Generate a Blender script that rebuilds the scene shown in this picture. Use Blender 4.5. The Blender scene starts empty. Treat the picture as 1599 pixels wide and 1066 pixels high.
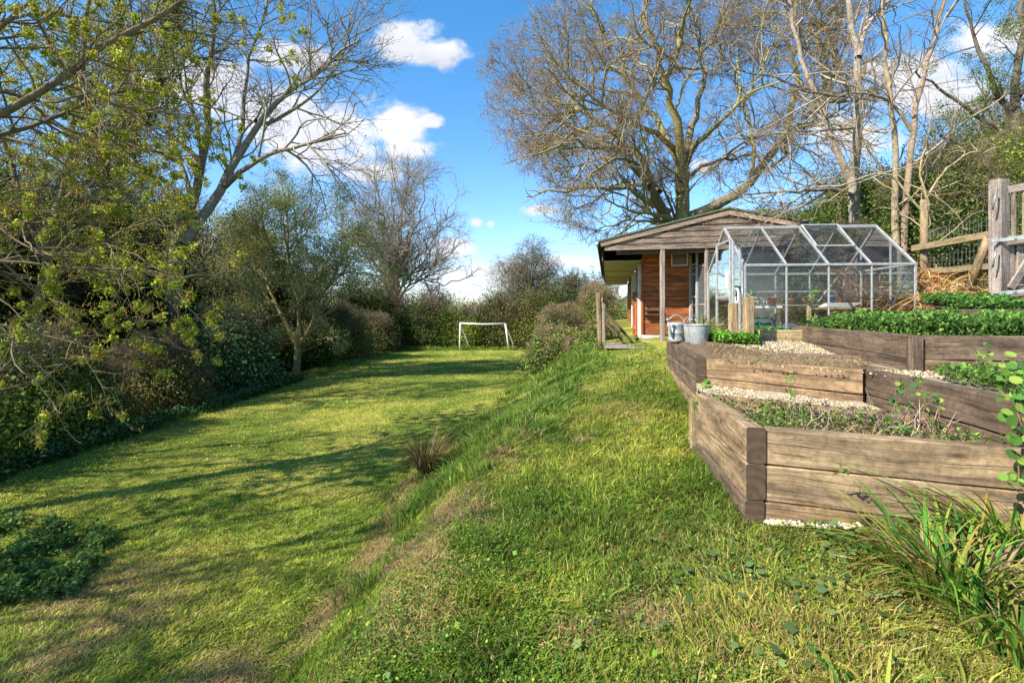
import bpy, math, random
import numpy as np
from mathutils import Vector

# ---------------------------------------------------------------- camera, sky, sun
EZ = 1.5            # eye height above the foot of the camera
F = 770.0           # focal length in photo pixels
sc = bpy.context.scene
COL = sc.collection
cam = bpy.data.cameras.new("camera")
cam.sensor_width = 36.0
cam.lens = F / 1599.0 * 36.0
cam.shift_y = -43.0 / 1599.0
cam.clip_start = 0.05
cam.clip_end = 2000
co = bpy.data.objects.new("camera", cam)
co.location = (0, 0, EZ)
co.rotation_euler = (math.radians(90), 0, 0)
COL.objects.link(co)
sc.camera = co
sc.view_settings.view_transform = 'Standard'
sc.view_settings.look = 'None'
sc.view_settings.exposure = 1.15
sc.view_settings.gamma = 1
sc.cycles.max_bounces = 7
sc.cycles.transparent_max_bounces = 16
sc.cycles.diffuse_bounces = 3
sc.cycles.caustics_reflective = False
sc.cycles.caustics_refractive = False

SUN_EL = math.radians(41)
SUN_DIR = Vector((-0.86 * math.cos(SUN_EL), -0.51 * math.cos(SUN_EL), math.sin(SUN_EL))).normalized()
sl = bpy.data.lights.new("sun", 'SUN')
sl.energy = 5.0
sl.angle = math.radians(0.53)
sl.color = (1.0, 0.93, 0.80)
so = bpy.data.objects.new("sun", sl)
so.rotation_euler = SUN_DIR.to_track_quat('Z', 'Y').to_euler()
so.location = (-20, -12, 20)
COL.objects.link(so)

world = bpy.data.worlds.new("World")
sc.world = world
world.use_nodes = True
wt = world.node_tree
for n in list(wt.nodes):
    wt.nodes.remove(n)


def N(t, typ, **kw):
    n = t.nodes.new(typ)
    for k, v in kw.items():
        if k == 'ins':
            for a, b in v.items():
                n.inputs[a].default_value = b
        else:
            setattr(n, k, v)
    return n


def M2(t, op, a, b=None, c=None, clamp=False):
    n = t.nodes.new('ShaderNodeMath')
    n.operation = op
    n.use_clamp = clamp
    for i, v in enumerate((a, b, c)):
        if v is None:
            continue
        if isinstance(v, (int, float)):
            n.inputs[i].default_value = v
        else:
            t.links.new(v, n.inputs[i])
    return n.outputs[0]


def build_world():
    t = wt
    out = N(t, 'ShaderNodeOutputWorld')
    bg = N(t, 'ShaderNodeBackground')
    bg.inputs['Strength'].default_value = 0.15
    sky = N(t, 'ShaderNodeTexSky')
    sky.sky_type = 'NISHITA'
    sky.sun_disc = False
    sky.sun_elevation = SUN_EL
    sky.sun_rotation = math.atan2(SUN_DIR.x, SUN_DIR.y)
    sky.air_density = 1.0
    sky.dust_density = 0.3
    sky.ozone_density = 2.0
    tc = N(t, 'ShaderNodeTexCoord')
    sp = N(t, 'ShaderNodeSeparateXYZ')
    t.links.new(tc.outputs['Generated'], sp.inputs[0])
    hs = N(t, 'ShaderNodeHueSaturation')
    hs.inputs['Saturation'].default_value = 1.12
    hs.inputs['Value'].default_value = 0.88
    t.links.new(sky.outputs[0], hs.inputs['Color'])
    yy = M2(t, 'MAXIMUM', sp.outputs[1], 0.05)
    u = M2(t, 'DIVIDE', sp.outputs[0], yy)
    v = M2(t, 'DIVIDE', sp.outputs[2], yy)
    blobs = [(628, 62, 52, 30), (690, 80, 42, 22), (655, 85, 60, 22), (620, 200, 52, 36), (668, 190, 30, 12), (640, 235, 45, 18),
             (500, 215, 110, 55), (430, 170, 90, 40), (300, 130, 120, 40), (440, 90, 70, 26), (845, 328, 30, 10),
             (744, 347, 12, 7), (766, 350, 7, 6), (700, 390, 50, 18), (750, 430, 90, 26),
             (1330, 215, 80, 30), (1470, 150, 130, 40), (1420, 110, 90, 25), (1560, 60, 90, 30), (1250, 395, 30, 12), (580, 270, 60, 20),
             (1100, 260, 26, 12), (880, 410, 60, 14)]
    acc = None
    for (px, py, rx, ry) in blobs:
        u0 = (px - 799.5) / F
        v0 = (490 - py) / F
        a = M2(t, 'MULTIPLY', M2(t, 'SUBTRACT', u, u0), F / (rx * 1.12))
        b = M2(t, 'MULTIPLY', M2(t, 'SUBTRACT', v, v0), F / (ry * 1.15))
        r2 = M2(t, 'ADD', M2(t, 'MULTIPLY', a, a), M2(t, 'MULTIPLY', b, b))
        g = M2(t, 'POWER', 2.718, M2(t, 'MULTIPLY', r2, -0.9))
        acc = g if acc is None else M2(t, 'MAXIMUM', acc, g)
    cmb = N(t, 'ShaderNodeCombineXYZ')
    t.links.new(u, cmb.inputs[0])
    t.links.new(M2(t, 'MULTIPLY', v, 1.5), cmb.inputs[1])
    nz = N(t, 'ShaderNodeTexNoise')
    nz.inputs['Scale'].default_value = 11
    nz.inputs['Detail'].default_value = 9
    nz.inputs['Roughness'].default_value = 0.66
    t.links.new(cmb.outputs[0], nz.inputs['Vector'])
    s = M2(t, 'ADD', acc, M2(t, 'MULTIPLY', M2(t, 'SUBTRACT', nz.outputs['Fac'], 0.5), 1.75))
    mr = N(t, 'ShaderNodeMapRange')
    mr.interpolation_type = 'SMOOTHSTEP'
    mr.inputs['From Min'].default_value = 0.33
    mr.inputs['From Max'].default_value = 0.85
    t.links.new(s, mr.inputs['Value'])
    front = M2(t, 'GREATER_THAN', sp.outputs[1], 0.06)
    mask = M2(t, 'MULTIPLY', mr.outputs[0], front)
    mask = M2(t, 'MULTIPLY', mask, 0.93)
    nz2 = N(t, 'ShaderNodeTexNoise')
    nz2.inputs['Scale'].default_value = 6
    nz2.inputs['Detail'].default_value = 4
    t.links.new(cmb.outputs[0], nz2.inputs['Vector'])
    cr = N(t, 'ShaderNodeMapRange')
    cr.inputs['From Min'].default_value = 0.35
    cr.inputs['From Max'].default_value = 0.65
    cr.inputs['To Min'].default_value = 2.6
    cr.inputs['To Max'].default_value = 3.5
    t.links.new(nz2.outputs['Fac'], cr.inputs['Value'])
    cc = N(t, 'ShaderNodeCombineColor')
    t.links.new(cr.outputs[0], cc.inputs[0])
    t.links.new(M2(t, 'MULTIPLY', cr.outputs[0], 1.0), cc.inputs[1])
    t.links.new(M2(t, 'MULTIPLY', cr.outputs[0], 1.06), cc.inputs[2])
    mx = N(t, 'ShaderNodeMix')
    mx.data_type = 'RGBA'
    t.links.new(mask, mx.inputs['Factor'])
    tint = N(t, 'ShaderNodeVectorMath', operation='MULTIPLY')
    el = M2(t, 'MAXIMUM', M2(t, 'MINIMUM', sp.outputs[2], .55), 0.0)
    tcol = N(t, 'ShaderNodeCombineColor')
    t.links.new(M2(t, 'SUBTRACT', .84, M2(t, 'MULTIPLY', el, .75)), tcol.inputs[0])
    tcol.inputs[1].default_value = .85
    tcol.inputs[2].default_value = .98
    t.links.new(tcol.outputs[0], tint.inputs[1])
    t.links.new(hs.outputs[0], tint.inputs[0])
    t.links.new(tint.outputs[0], mx.inputs['A'])
    t.links.new(cc.outputs[0], mx.inputs['B'])
    t.links.new(mx.outputs['Result'], bg.inputs['Color'])
    t.links.new(bg.outputs[0], out.inputs[0])


build_world()


def W(px, py, d):
    """point seen at photo pixel (px,py) at depth d"""
    return np.array([(px - 799.5) / F * d, d, EZ - (py - 490.0) / F * d])


# ---------------------------------------------------------------- noise in numpy
_lat = {}


def vn(x, y, scale, seed=0):
    if seed not in _lat:
        _lat[seed] = np.random.RandomState(seed + 77).rand(256, 256)
    g = _lat[seed]
    x = np.asarray(x, float) / scale + 1000.37
    y = np.asarray(y, float) / scale + 1000.71
    xi = np.floor(x).astype(int)
    yi = np.floor(y).astype(int)
    fx = x - xi
    fy = y - yi
    fx = fx * fx * (3 - 2 * fx)
    fy = fy * fy * (3 - 2 * fy)
    a = g[xi % 256, yi % 256]
    b = g[(xi + 1) % 256, yi % 256]
    c = g[xi % 256, (yi + 1) % 256]
    d = g[(xi + 1) % 256, (yi + 1) % 256]
    return (a * (1 - fx) + b * fx) * (1 - fy) + (c * (1 - fx) + d * fx) * fy


def fb(x, y, scale, seed=0, o=4):
    s = 0
    w = 0
    for i in range(o):
        a = 0.5 ** i
        s = s + a * vn(x, y, scale * a, seed + i)
        w += a
    return s / w


def sstep(a, b, x):
    t = np.clip((x - a) / (b - a), 0, 1)
    return t * t * (3 - 2 * t)


# ---------------------------------------------------------------- terrain
FY = [0, 2.5, 3.5, 6.2, 8.1, 12.8, 18, 26, 40]
FX = [-1.5, -1.25, -1.18, -1.28, -1.0, 0.0, 0.85, 1.7, 2.5]
CY = [0, 2, 3.7, 5.35, 9.6, 12, 20, 30]
CX = [-0.75, -0.5, -0.25, 0.25, 1.6, 1.9, 2.4, 3.2]


def gz(x, y):
    x = np.asarray(x, float)
    y = np.asarray(y, float)
    wob = (vn(x, y, 1.1, 3) - .5) * .35
    foot = np.interp(y, FY, FX) + wob
    crest = np.interp(y, CY, CX) + wob
    zp = 0.12 * np.clip(x, -2, 6) + np.interp(y, [-5, 0, 3, 5, 8, 12, 20, 60], [-.2, 0, .18, .26, .38, .5, .6, .8])
    zl = -0.5 + 0.0 * x
    zl = zl - 0.12 * sstep(-2.2, -4.6, x) * sstep(6.5, 3.0, y)
    zl = np.where(x < -6.2, zl + (-(x + 6.2)) * -0.03, zl)
    s = np.clip((x - foot) / (crest - foot), 0, 1)
    s = s * s * (3 - 2 * s) * .6 + s * .4
    z = zl * (1 - s) + zp * s
    z = z + (fb(x, y, 1.6, 11) - .5) * .09 * (0.4 + sstep(foot - .5, crest, x) * .8) + (vn(x, y, .22, 19) - .5) * .02 + (fb(x, y, .55, 23, 2) - .5) * .10 * sstep(foot - .4, foot, x) * sstep(crest + .5, crest, x)
    z = z + sstep(30, 60, y) * 1.2
    return z


def tz(x, y):
    x = np.asarray(x, float)
    y = np.asarray(y, float)
    z = 1.035 + .10 * sstep(5.0, 6.6, y) + np.maximum(0, x - 4.6 - 1.4 * sstep(6.2, 6.8, y) * sstep(10.2, 9.2, y)) * .36 * sstep(4.2, 6.0, y + 0 * x)
    z = z + np.maximum(0, x - 7.5) * .1
    return z


# ---------------------------------------------------------------- mesh creation
def tagp(o, label=None, cat=None, group=None, kind=None):
    if label:
        o['label'] = label
    if cat:
        o['category'] = cat
    if group:
        o['group'] = group
    if kind:
        o['kind'] = kind
    return o


def thing(name, loc, label, cat, group=None):
    o = bpy.data.objects.new(name, None)
    o.location = tuple(float(v) for v in loc)
    o.empty_display_size = .2
    COL.objects.link(o)
    return tagp(o, label, cat, group)


def npmesh(name, V, Q=None, T=None, col=None, mat=None, parent=None, smooth=False, label=None):
    """fast mesh from arrays in world coordinates"""
    V = np.asarray(V, np.float32)
    if parent is not None:
        V = V - np.array(parent.location, np.float32)
    me = bpy.data.meshes.new(name)
    nq = 0 if Q is None else len(Q)
    nt = 0 if T is None else len(T)
    me.vertices.add(len(V))
    me.vertices.foreach_set('co', V.ravel())
    li = []
    if nq:
        li.append(np.asarray(Q, np.int32).ravel())
    if nt:
        li.append(np.asarray(T, np.int32).ravel())
    li = np.concatenate(li)
    me.loops.add(len(li))
    me.loops.foreach_set('vertex_index', li)
    st = np.concatenate([np.arange(nq) * 4, nq * 4 + np.arange(nt) * 3]).astype(np.int32)
    me.polygons.add(nq + nt)
    me.polygons.foreach_set('loop_start', st)
    if smooth:
        me.polygons.foreach_set('use_smooth', np.ones(nq + nt, bool))
    if col is not None:
        at = me.color_attributes.new('Col', 'FLOAT_COLOR', 'POINT')
        c = np.ones((len(V), 4), np.float32)
        c[:, :3] = np.clip(col, 0, 1)
        at.data.foreach_set('color', c.ravel())
    me.update(calc_edges=True)
    me.materials.append(mat)
    o = bpy.data.objects.new(name, me)
    if parent is not None:
        o.parent = parent
    COL.objects.link(o)
    if label:
        o['label'] = label
    return o


class Acc:
    """accumulates vertex/quad/colour arrays"""

    def __init__(s):
        s.V = []
        s.Q = []
        s.C = []
        s.n = 0

    def add(s, V, Q, C):
        s.V.append(V)
        s.Q.append(Q + s.n)
        s.C.append(C)
        s.n += len(V)

    def build(s, name, mat, parent=None, smooth=False):
        return npmesh(name, np.concatenate(s.V), np.concatenate(s.Q), None, np.concatenate(s.C), mat, parent, smooth)


def norm(a):
    return a / np.maximum(np.linalg.norm(a, axis=-1, keepdims=True), 1e-9)


def tubes(P, R, sides, acc, col):
    """P (N,n,3) R (N,n) -> tubes"""
    Nn, n, _ = P.shape
    T = np.empty_like(P)
    T[:, 1:-1] = P[:, 2:] - P[:, :-2]
    T[:, 0] = P[:, 1] - P[:, 0]
    T[:, -1] = P[:, -1] - P[:, -2]
    T = norm(T)
    ref = np.where(np.abs(T[:, :1, 2:3]) > .9, np.array([1., 0, 0]), np.array([0, 0, 1.]))
    A = norm(np.cross(T, np.broadcast_to(ref, T.shape)))
    B = np.cross(T, A)
    ang = np.arange(sides) * 2 * math.pi / sides
    V = P[:, :, None, :] + R[:, :, None, None] * (A[:, :, None, :] * np.cos(ang)[None, None, :, None] + B[:, :, None, :] * np.sin(ang)[None, None, :, None])
    idx = np.arange(Nn * n * sides).reshape(Nn, n, sides)
    a = idx[:, :-1, :]
    b = np.roll(idx, -1, axis=2)[:, :-1, :]
    c = np.roll(idx, -1, axis=2)[:, 1:, :]
    d = idx[:, 1:, :]
    Q = np.stack([a, b, c, d], -1).reshape(-1, 4)
    C = np.broadcast_to(col[:, None, None, :] if col.ndim == 2 else col, (Nn, n, sides, 3)).reshape(-1, 3)
    acc.add(V.reshape(-1, 3), Q, C)


def ribbons(P, Wd, S, acc, C0, C1=None, taper=1.0):
    """P (N,n,3) centre lines, Wd (N,) width, S (N,3) side vector; colour from C0 at the root to C1 at the tip"""
    Nn, n, _ = P.shape
    t = np.linspace(0, 1, n)
    w = Wd[:, None] * (1 - taper * t[None, :] ** 2.2) * .5 + .0004
    L = P - S[:, None, :] * w[:, :, None]
    Rr = P + S[:, None, :] * w[:, :, None]
    V = np.stack([L, Rr], 2)
    idx = np.arange(Nn * n * 2).reshape(Nn, n, 2)
    Q = np.stack([idx[:, :-1, 0], idx[:, :-1, 1], idx[:, 1:, 1], idx[:, 1:, 0]], -1).reshape(-1, 4)
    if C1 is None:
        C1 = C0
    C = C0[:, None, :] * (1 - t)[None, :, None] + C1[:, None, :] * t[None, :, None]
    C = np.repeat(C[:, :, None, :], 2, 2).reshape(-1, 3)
    acc.add(V.reshape(-1, 3), Q, C)


def leaves(P, size, acc, C, rng, up=0.3, asp=.55, D=None):
    """diamond leaves centred at P (N,3), folded along the midrib"""
    n = len(P)
    if D is None:
        D = rng.normal(size=(n, 3))
    D = norm(D)
    nr = rng.normal(size=(n, 3))
    nr[:, 2] = nr[:, 2] + up * 3
    S = norm(np.cross(D, nr))
    nn = np.cross(S, D)
    s = (size if np.ndim(size) else np.full(n, size))[:, None]
    V = np.stack([P - D * s * .5, P - S * s * asp * .5 + D * s * .02 + nn * s * .08, P + D * s * .5, P + S * s * asp * .5 + D * s * .02 + nn * s * .08], 1)
    Q = np.arange(n * 4).reshape(n, 4)
    acc.add(V.reshape(-1, 3), Q, np.repeat(C, 4, 0))


def pal(rng, n, cols, w=None, var=.18):
    cols = np.array(cols, float)
    k = rng.choice(len(cols), n, p=None if w is None else np.array(w) / np.sum(w))
    c = cols[k]
    return c * (1 + rng.uniform(-var, var, (n, 1))) * (1 + rng.uniform(-.06, .06, (n, 3)))


# ---------------------------------------------------------------- materials
def new_mat(name):
    m = bpy.data.materials.new(name)
    m.use_nodes = True
    t = m.node_tree
    for n in list(t.nodes):
        t.nodes.remove(n)
    out = N(t, 'ShaderNodeOutputMaterial')
    b = N(t, 'ShaderNodeBsdfPrincipled')
    t.links.new(b.outputs[0], out.inputs[0])
    return m, t, b, out


def mat_attr(name, rough=.75, transl=0.0, spec=.3, noise=None, bump=0):
    m, t, b, out = new_mat(name)
    a = N(t, 'ShaderNodeAttribute', attribute_name='Col')
    src = a.outputs['Color']
    if noise:
        tc = N(t, 'ShaderNodeTexCoord')
        nz = N(t, 'ShaderNodeTexNoise', ins={'Scale': noise[0], 'Detail': 5.0, 'Roughness': .65})
        t.links.new(tc.outputs['Object'], nz.inputs['Vector'])
        mr = N(t, 'ShaderNodeMapRange', ins={'From Min': .3, 'From Max': .7, 'To Min': noise[1], 'To Max': noise[2]})
        t.links.new(nz.outputs['Fac'], mr.inputs['Value'])
        mx = N(t, 'ShaderNodeVectorMath', operation='SCALE')
        t.links.new(src, mx.inputs[0])
        t.links.new(mr.outputs[0], mx.inputs['Scale'])
        src = mx.outputs[0]
        if bump:
            bp = N(t, 'ShaderNodeBump', ins={'Strength': bump, 'Distance': .03})
            t.links.new(nz.outputs['Fac'], bp.inputs['Height'])
            t.links.new(bp.outputs[0], b.inputs['Normal'])
    t.links.new(src, b.inputs['Base Color'])
    b.inputs['Roughness'].default_value = rough
    b.inputs['Specular IOR Level'].default_value = spec
    if transl:
        tr = N(t, 'ShaderNodeBsdfTranslucent')
        t.links.new(src, tr.inputs['Color'])
        ms = N(t, 'ShaderNodeMixShader', ins={0: transl})
        t.links.new(b.outputs[0], ms.inputs[1])
        t.links.new(tr.outputs[0], ms.inputs[2])
        t.links.new(ms.outputs[0], out.inputs[0])
    return m


M_LEAF = mat_attr('leaf', .6, .35, .12)
M_GRASS = mat_attr('grass_blade', .6, .42, .12)
M_STRAW = mat_attr('dry_stalk', .8, .2, .2)
M_BARK = mat_attr('bark', .9, 0, .15, noise=(9, .55, 1.35), bump=.6)
M_TWIG = mat_attr('twig', .85, 0, .2)
M_STONE = mat_attr('stone', .85, 0, .2)


def mat_ground():
    m, t, b, out = new_mat('ground_turf')
    a = N(t, 'ShaderNodeAttribute', attribute_name='Col')
    tc = N(t, 'ShaderNodeTexCoord')
    nz = N(t, 'ShaderNodeTexNoise', ins={'Scale': 14.0, 'Detail': 8.0, 'Roughness': .7})
    t.links.new(tc.outputs['Object'], nz.inputs['Vector'])
    nz2 = N(t, 'ShaderNodeTexNoise', ins={'Scale': 90.0, 'Detail': 4.0, 'Roughness': .7})
    t.links.new(tc.outputs['Object'], nz2.inputs['Vector'])
    s = M2(t, 'ADD', nz.outputs['Fac'], nz2.outputs['Fac'])
    mr = N(t, 'ShaderNodeMapRange', ins={'From Min': .7, 'From Max': 1.3, 'To Min': .45, 'To Max': 1.5})
    t.links.new(s, mr.inputs['Value'])
    mx = N(t, 'ShaderNodeVectorMath', operation='SCALE')
    t.links.new(a.outputs['Color'], mx.inputs[0])
    t.links.new(mr.outputs[0], mx.inputs['Scale'])
    t.links.new(mx.outputs[0], b.inputs['Base Color'])
    b.inputs['Roughness'].default_value = .95
    b.inputs['Specular IOR Level'].default_value = .1
    bp = N(t, 'ShaderNodeBump', ins={'Strength': .8, 'Distance': .03})
    t.links.new(s, bp.inputs['Height'])
    t.links.new(bp.outputs[0], b.inputs['Normal'])
    return m


M_GROUND = mat_ground()


def mat_wood(name, dark, mid, light, stain=.5, rough=.85, knots=True, fine=42.):
    m, t, b, out = new_mat(name)
    uv = N(t, 'ShaderNodeUVMap', uv_map='UVMap')
    mp = N(t, 'ShaderNodeMapping')
    mp.inputs['Scale'].default_value = (1.6, fine, 1)
    t.links.new(uv.outputs[0], mp.inputs[0])
    n1 = N(t, 'ShaderNodeTexNoise', ins={'Scale': 1.6, 'Detail': 10.0, 'Roughness': .72, 'Distortion': .18})
    t.links.new(mp.outputs[0], n1.inputs['Vector'])
    cr = N(t, 'ShaderNodeValToRGB')
    e = cr.color_ramp.elements
    e[0].position = .3
    e[0].color = (*dark, 1)
    e[1].position = .68
    e[1].color = (*light, 1)
    x = e.new(.48)
    x.color = (*mid, 1)
    t.links.new(n1.outputs['Fac'], cr.inputs[0])
    tc = N(t, 'ShaderNodeTexCoord')
    mp2 = N(t, 'ShaderNodeMapping')
    mp2.inputs['Scale'].default_value = (1.1, 4.5, 1)
    t.links.new(uv.outputs[0], mp2.inputs[0])
    n2 = N(t, 'ShaderNodeTexNoise', ins={'Scale': 1.9, 'Detail': 5.0, 'Roughness': .6})
    t.links.new(mp2.outputs[0], n2.inputs['Vector'])
    mr = N(t, 'ShaderNodeMapRange', ins={'From Min': .34, 'From Max': .62, 'To Min': 1 - stain, 'To Max': 1.15})
    t.links.new(n2.outputs['Fac'], mr.inputs['Value'])
    # cracks
    mp3 = N(t, 'ShaderNodeMapping')
    mp3.inputs['Scale'].default_value = (.3, 9, 1)
    t.links.new(uv.outputs[0], mp3.inputs[0])
    n3 = N(t, 'ShaderNodeTexNoise', ins={'Scale': 1.3, 'Detail': 2.0, 'Roughness': .5, 'Distortion': .4})
    t.links.new(mp3.outputs[0], n3.inputs['Vector'])
    ab = M2(t, 'ABSOLUTE', M2(t, 'SUBTRACT', n3.outputs['Fac'], .5))
    ck = N(t, 'ShaderNodeMapRange', ins={'From Min': 0.0, 'From Max': .010, 'To Min': .3, 'To Max': 1.0})
    t.links.new(ab, ck.inputs['Value'])
    at = N(t, 'ShaderNodeAttribute', attribute_name='rnd')
    sc1 = N(t, 'ShaderNodeVectorMath', operation='SCALE')
    t.links.new(cr.outputs[0], sc1.inputs[0])
    f = M2(t, 'MULTIPLY', mr.outputs[0], ck.outputs[0])
    n5 = N(t, 'ShaderNodeTexNoise', ins={'Scale': 26.0, 'Detail': 8.0, 'Roughness': .75})
    t.links.new(tc.outputs['Object'], n5.inputs['Vector'])
    sp5 = N(t, 'ShaderNodeMapRange', ins={'From Min': .36, 'From Max': .58, 'To Min': .62, 'To Max': 1.08})
    t.links.new(n5.outputs['Fac'], sp5.inputs['Value'])
    f = M2(t, 'MULTIPLY', f, sp5.outputs[0])
    mp6 = N(t, 'ShaderNodeMapping')
    mp6.inputs['Scale'].default_value = (.6, 26, 1)
    t.links.new(uv.outputs[0], mp6.inputs[0])
    n6 = N(t, 'ShaderNodeTexNoise', ins={'Scale': 1.0, 'Detail': 1.0, 'Roughness': .5})
    t.links.new(mp6.outputs[0], n6.inputs['Vector'])
    c6 = N(t, 'ShaderNodeMapRange', ins={'From Min': 0.0, 'From Max': .014, 'To Min': .5, 'To Max': 1.0})
    t.links.new(M2(t, 'ABSOLUTE', M2(t, 'SUBTRACT', n6.outputs['Fac'], .44)), c6.inputs['Value'])
    f = M2(t, 'MULTIPLY', f, c6.outputs[0])
    f = M2(t, 'MULTIPLY', f, M2(t, 'ADD', M2(t, 'MULTIPLY', at.outputs['Fac'], .5), .75))
    if knots:
        vo = N(t, 'ShaderNodeTexVoronoi', ins={'Scale': 2.0})
        mp4 = N(t, 'ShaderNodeMapping')
        mp4.inputs['Scale'].default_value = (1.2, 4.2, 1)
        t.links.new(uv.outputs[0], mp4.inputs[0])
        t.links.new(mp4.outputs[0], vo.inputs['Vector'])
        kr = N(t, 'ShaderNodeMapRange', ins={'From Min': .05, 'From Max': .12, 'To Min': .45, 'To Max': 1.0})
        t.links.new(vo.outputs['Distance'], kr.inputs['Value'])
        f = M2(t, 'MULTIPLY', f, kr.outputs[0])
    t.links.new(f, sc1.inputs['Scale'])
    t.links.new(sc1.outputs[0], b.inputs['Base Color'])
    b.inputs['Roughness'].default_value = rough
    b.inputs['Specular IOR Level'].default_value = .25
    bp = N(t, 'ShaderNodeBump', ins={'Strength': .5, 'Distance': .006})
    t.links.new(M2(t, 'MULTIPLY', n1.outputs['Fac'], ck.outputs[0]), bp.inputs['Height'])
    t.links.new(bp.outputs[0], b.inputs['Normal'])
    return m


def mat_end(name, dark, light):
    m, t, b, out = new_mat(name)
    uv = N(t, 'ShaderNodeUVMap', uv_map='UVMap')
    wv = N(t, 'ShaderNodeTexWave', wave_type='RINGS', ins={'Scale': 5.5, 'Distortion': 2.5, 'Detail': 4.0, 'Detail Scale': 3.0})
    wv.rings_direction = 'Z'
    t.links.new(uv.outputs[0], wv.inputs['Vector'])
    nz = N(t, 'ShaderNodeTexNoise', ins={'Scale': 14.0, 'Detail': 5.0})
    t.links.new(uv.outputs[0], nz.inputs['Vector'])
    mm = M2(t, 'ADD', M2(t, 'MULTIPLY', wv.outputs['Fac'], .3), M2(t, 'MULTIPLY', nz.outputs['Fac'], 1.0))
    mx = N(t, 'ShaderNodeMix', data_type='RGBA')
    mx.inputs['A'].default_value = (*dark, 1)
    mx.inputs['B'].default_value = (*light, 1)
    t.links.new(M2(t, 'SUBTRACT', mm, .2, clamp=True), mx.inputs['Factor'])
    t.links.new(mx.outputs['Result'], b.inputs['Base Color'])
    b.inputs['Roughness'].default_value = .9
    return m


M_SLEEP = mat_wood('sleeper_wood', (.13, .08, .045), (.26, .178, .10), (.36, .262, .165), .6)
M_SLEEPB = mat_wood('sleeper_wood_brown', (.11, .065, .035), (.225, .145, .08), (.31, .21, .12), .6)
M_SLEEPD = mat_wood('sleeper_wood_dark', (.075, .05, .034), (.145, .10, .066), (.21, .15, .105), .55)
M_END = mat_end('sleeper_end_grain', (.035, .02, .012), (.12, .072, .04))
M_POST = mat_wood('post_wood', (.20, .135, .07), (.34, .24, .13), (.45, .34, .2), .35)
M_GREYW = mat_wood('grey_weathered_wood', (.14, .11, .09), (.28, .225, .19), (.40, .34, .30), .35)
M_SHED = mat_wood('shed_boards', (.09, .055, .038), (.23, .165, .13), (.42, .34, .29), .5, fine=34.)
M_RED = mat_wood('red_stained_boards', (.17, .05, .02), (.37, .115, .04), (.52, .19, .075), .45, .7)
M_BARGE = mat_wood('barge_board_wood', (.22, .14, .10), (.36, .25, .18), (.46, .36, .28), .3)
M_DARKW = mat_wood('dark_old_wood', (.045, .028, .018), (.10, .065, .045), (.16, .11, .075), .4)
M_TAN = mat_wood('tan_rail_wood', (.22, .15, .07), (.36, .27, .14), (.46, .36, .22), .35)


def mat_plain(name, col, rough=.6, metal=0., var=.15, scale=12., spec=.4, bump=.0, col2=None):
    m, t, b, out = new_mat(name)
    tc = N(t, 'ShaderNodeTexCoord')
    nz = N(t, 'ShaderNodeTexNoise', ins={'Scale': scale, 'Detail': 6.0, 'Roughness': .65})
    t.links.new(tc.outputs['Object'], nz.inputs['Vector'])
    mx = N(t, 'ShaderNodeMix', data_type='RGBA')
    c2 = col2 or tuple(c * (1 - var * 2) for c in col)
    mr = N(t, 'ShaderNodeMapRange', ins={'From Min': .35, 'From Max': .65})
    t.links.new(nz.outputs['Fac'], mr.inputs['Value'])
    mx.inputs['A'].default_value = (*c2, 1)
    mx.inputs['B'].default_value = (*col, 1)
    t.links.new(mr.outputs[0], mx.inputs['Factor'])
    t.links.new(mx.outputs['Result'], b.inputs['Base Color'])
    b.inputs['Roughness'].default_value = rough
    b.inputs['Metallic'].default_value = metal
    b.inputs['Specular IOR Level'].default_value = spec
    if bump:
        bp = N(t, 'ShaderNodeBump', ins={'Strength': bump, 'Distance': .02})
        t.links.new(nz.outputs['Fac'], bp.inputs['Height'])
        t.links.new(bp.outputs[0], b.inputs['Normal'])
    return m


M_ALU = mat_plain('aluminium', (.46, .46, .45), .5, .35, .18, 20)
M_GALV = mat_plain('galvanised_steel', (.44, .46, .46), .55, .35, .18, 14)
M_STEEL = mat_plain('dull_steel', (.30, .32, .33), .5, .6, .15, 20)
M_WHITE = mat_plain('white_paint', (.74, .73, .70), .55, 0, .12, 9)
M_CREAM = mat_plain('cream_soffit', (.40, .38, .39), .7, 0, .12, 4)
M_ROOF = mat_plain('roof_felt', (.10, .11, .09), .9, 0, .3, 5, bump=.4, col2=(.07, .095, .04))
M_SOIL = mat_plain('soil', (.085, .058, .042), .95, 0, .3, 22, .1, 1.0)
M_GRAVEL = mat_plain('gravel_bed', (.52, .44, .32), .95, 0, .25, 60, .1, .8, col2=(.25, .19, .12))
M_DARKIN = mat_plain('shed_interior_dark', (.06, .035, .022), .9)
M_TEAL = mat_plain('teal_plastic', (.03, .30, .24), .4)
M_PURPLE = mat_plain('pale_pink_plastic', (.6, .45, .5), .5)
M_BLUE = mat_plain('blue_plastic', (.05, .16, .42), .5)
M_TERRA = mat_plain('terracotta', (.42, .17, .08), .8)
M_CONC = mat_plain('whitewashed_block', (.60, .57, .52), .85, 0, .25, 8)
M_BLACK = mat_plain('black_rubber', (.03, .03, .03), .6)


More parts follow.
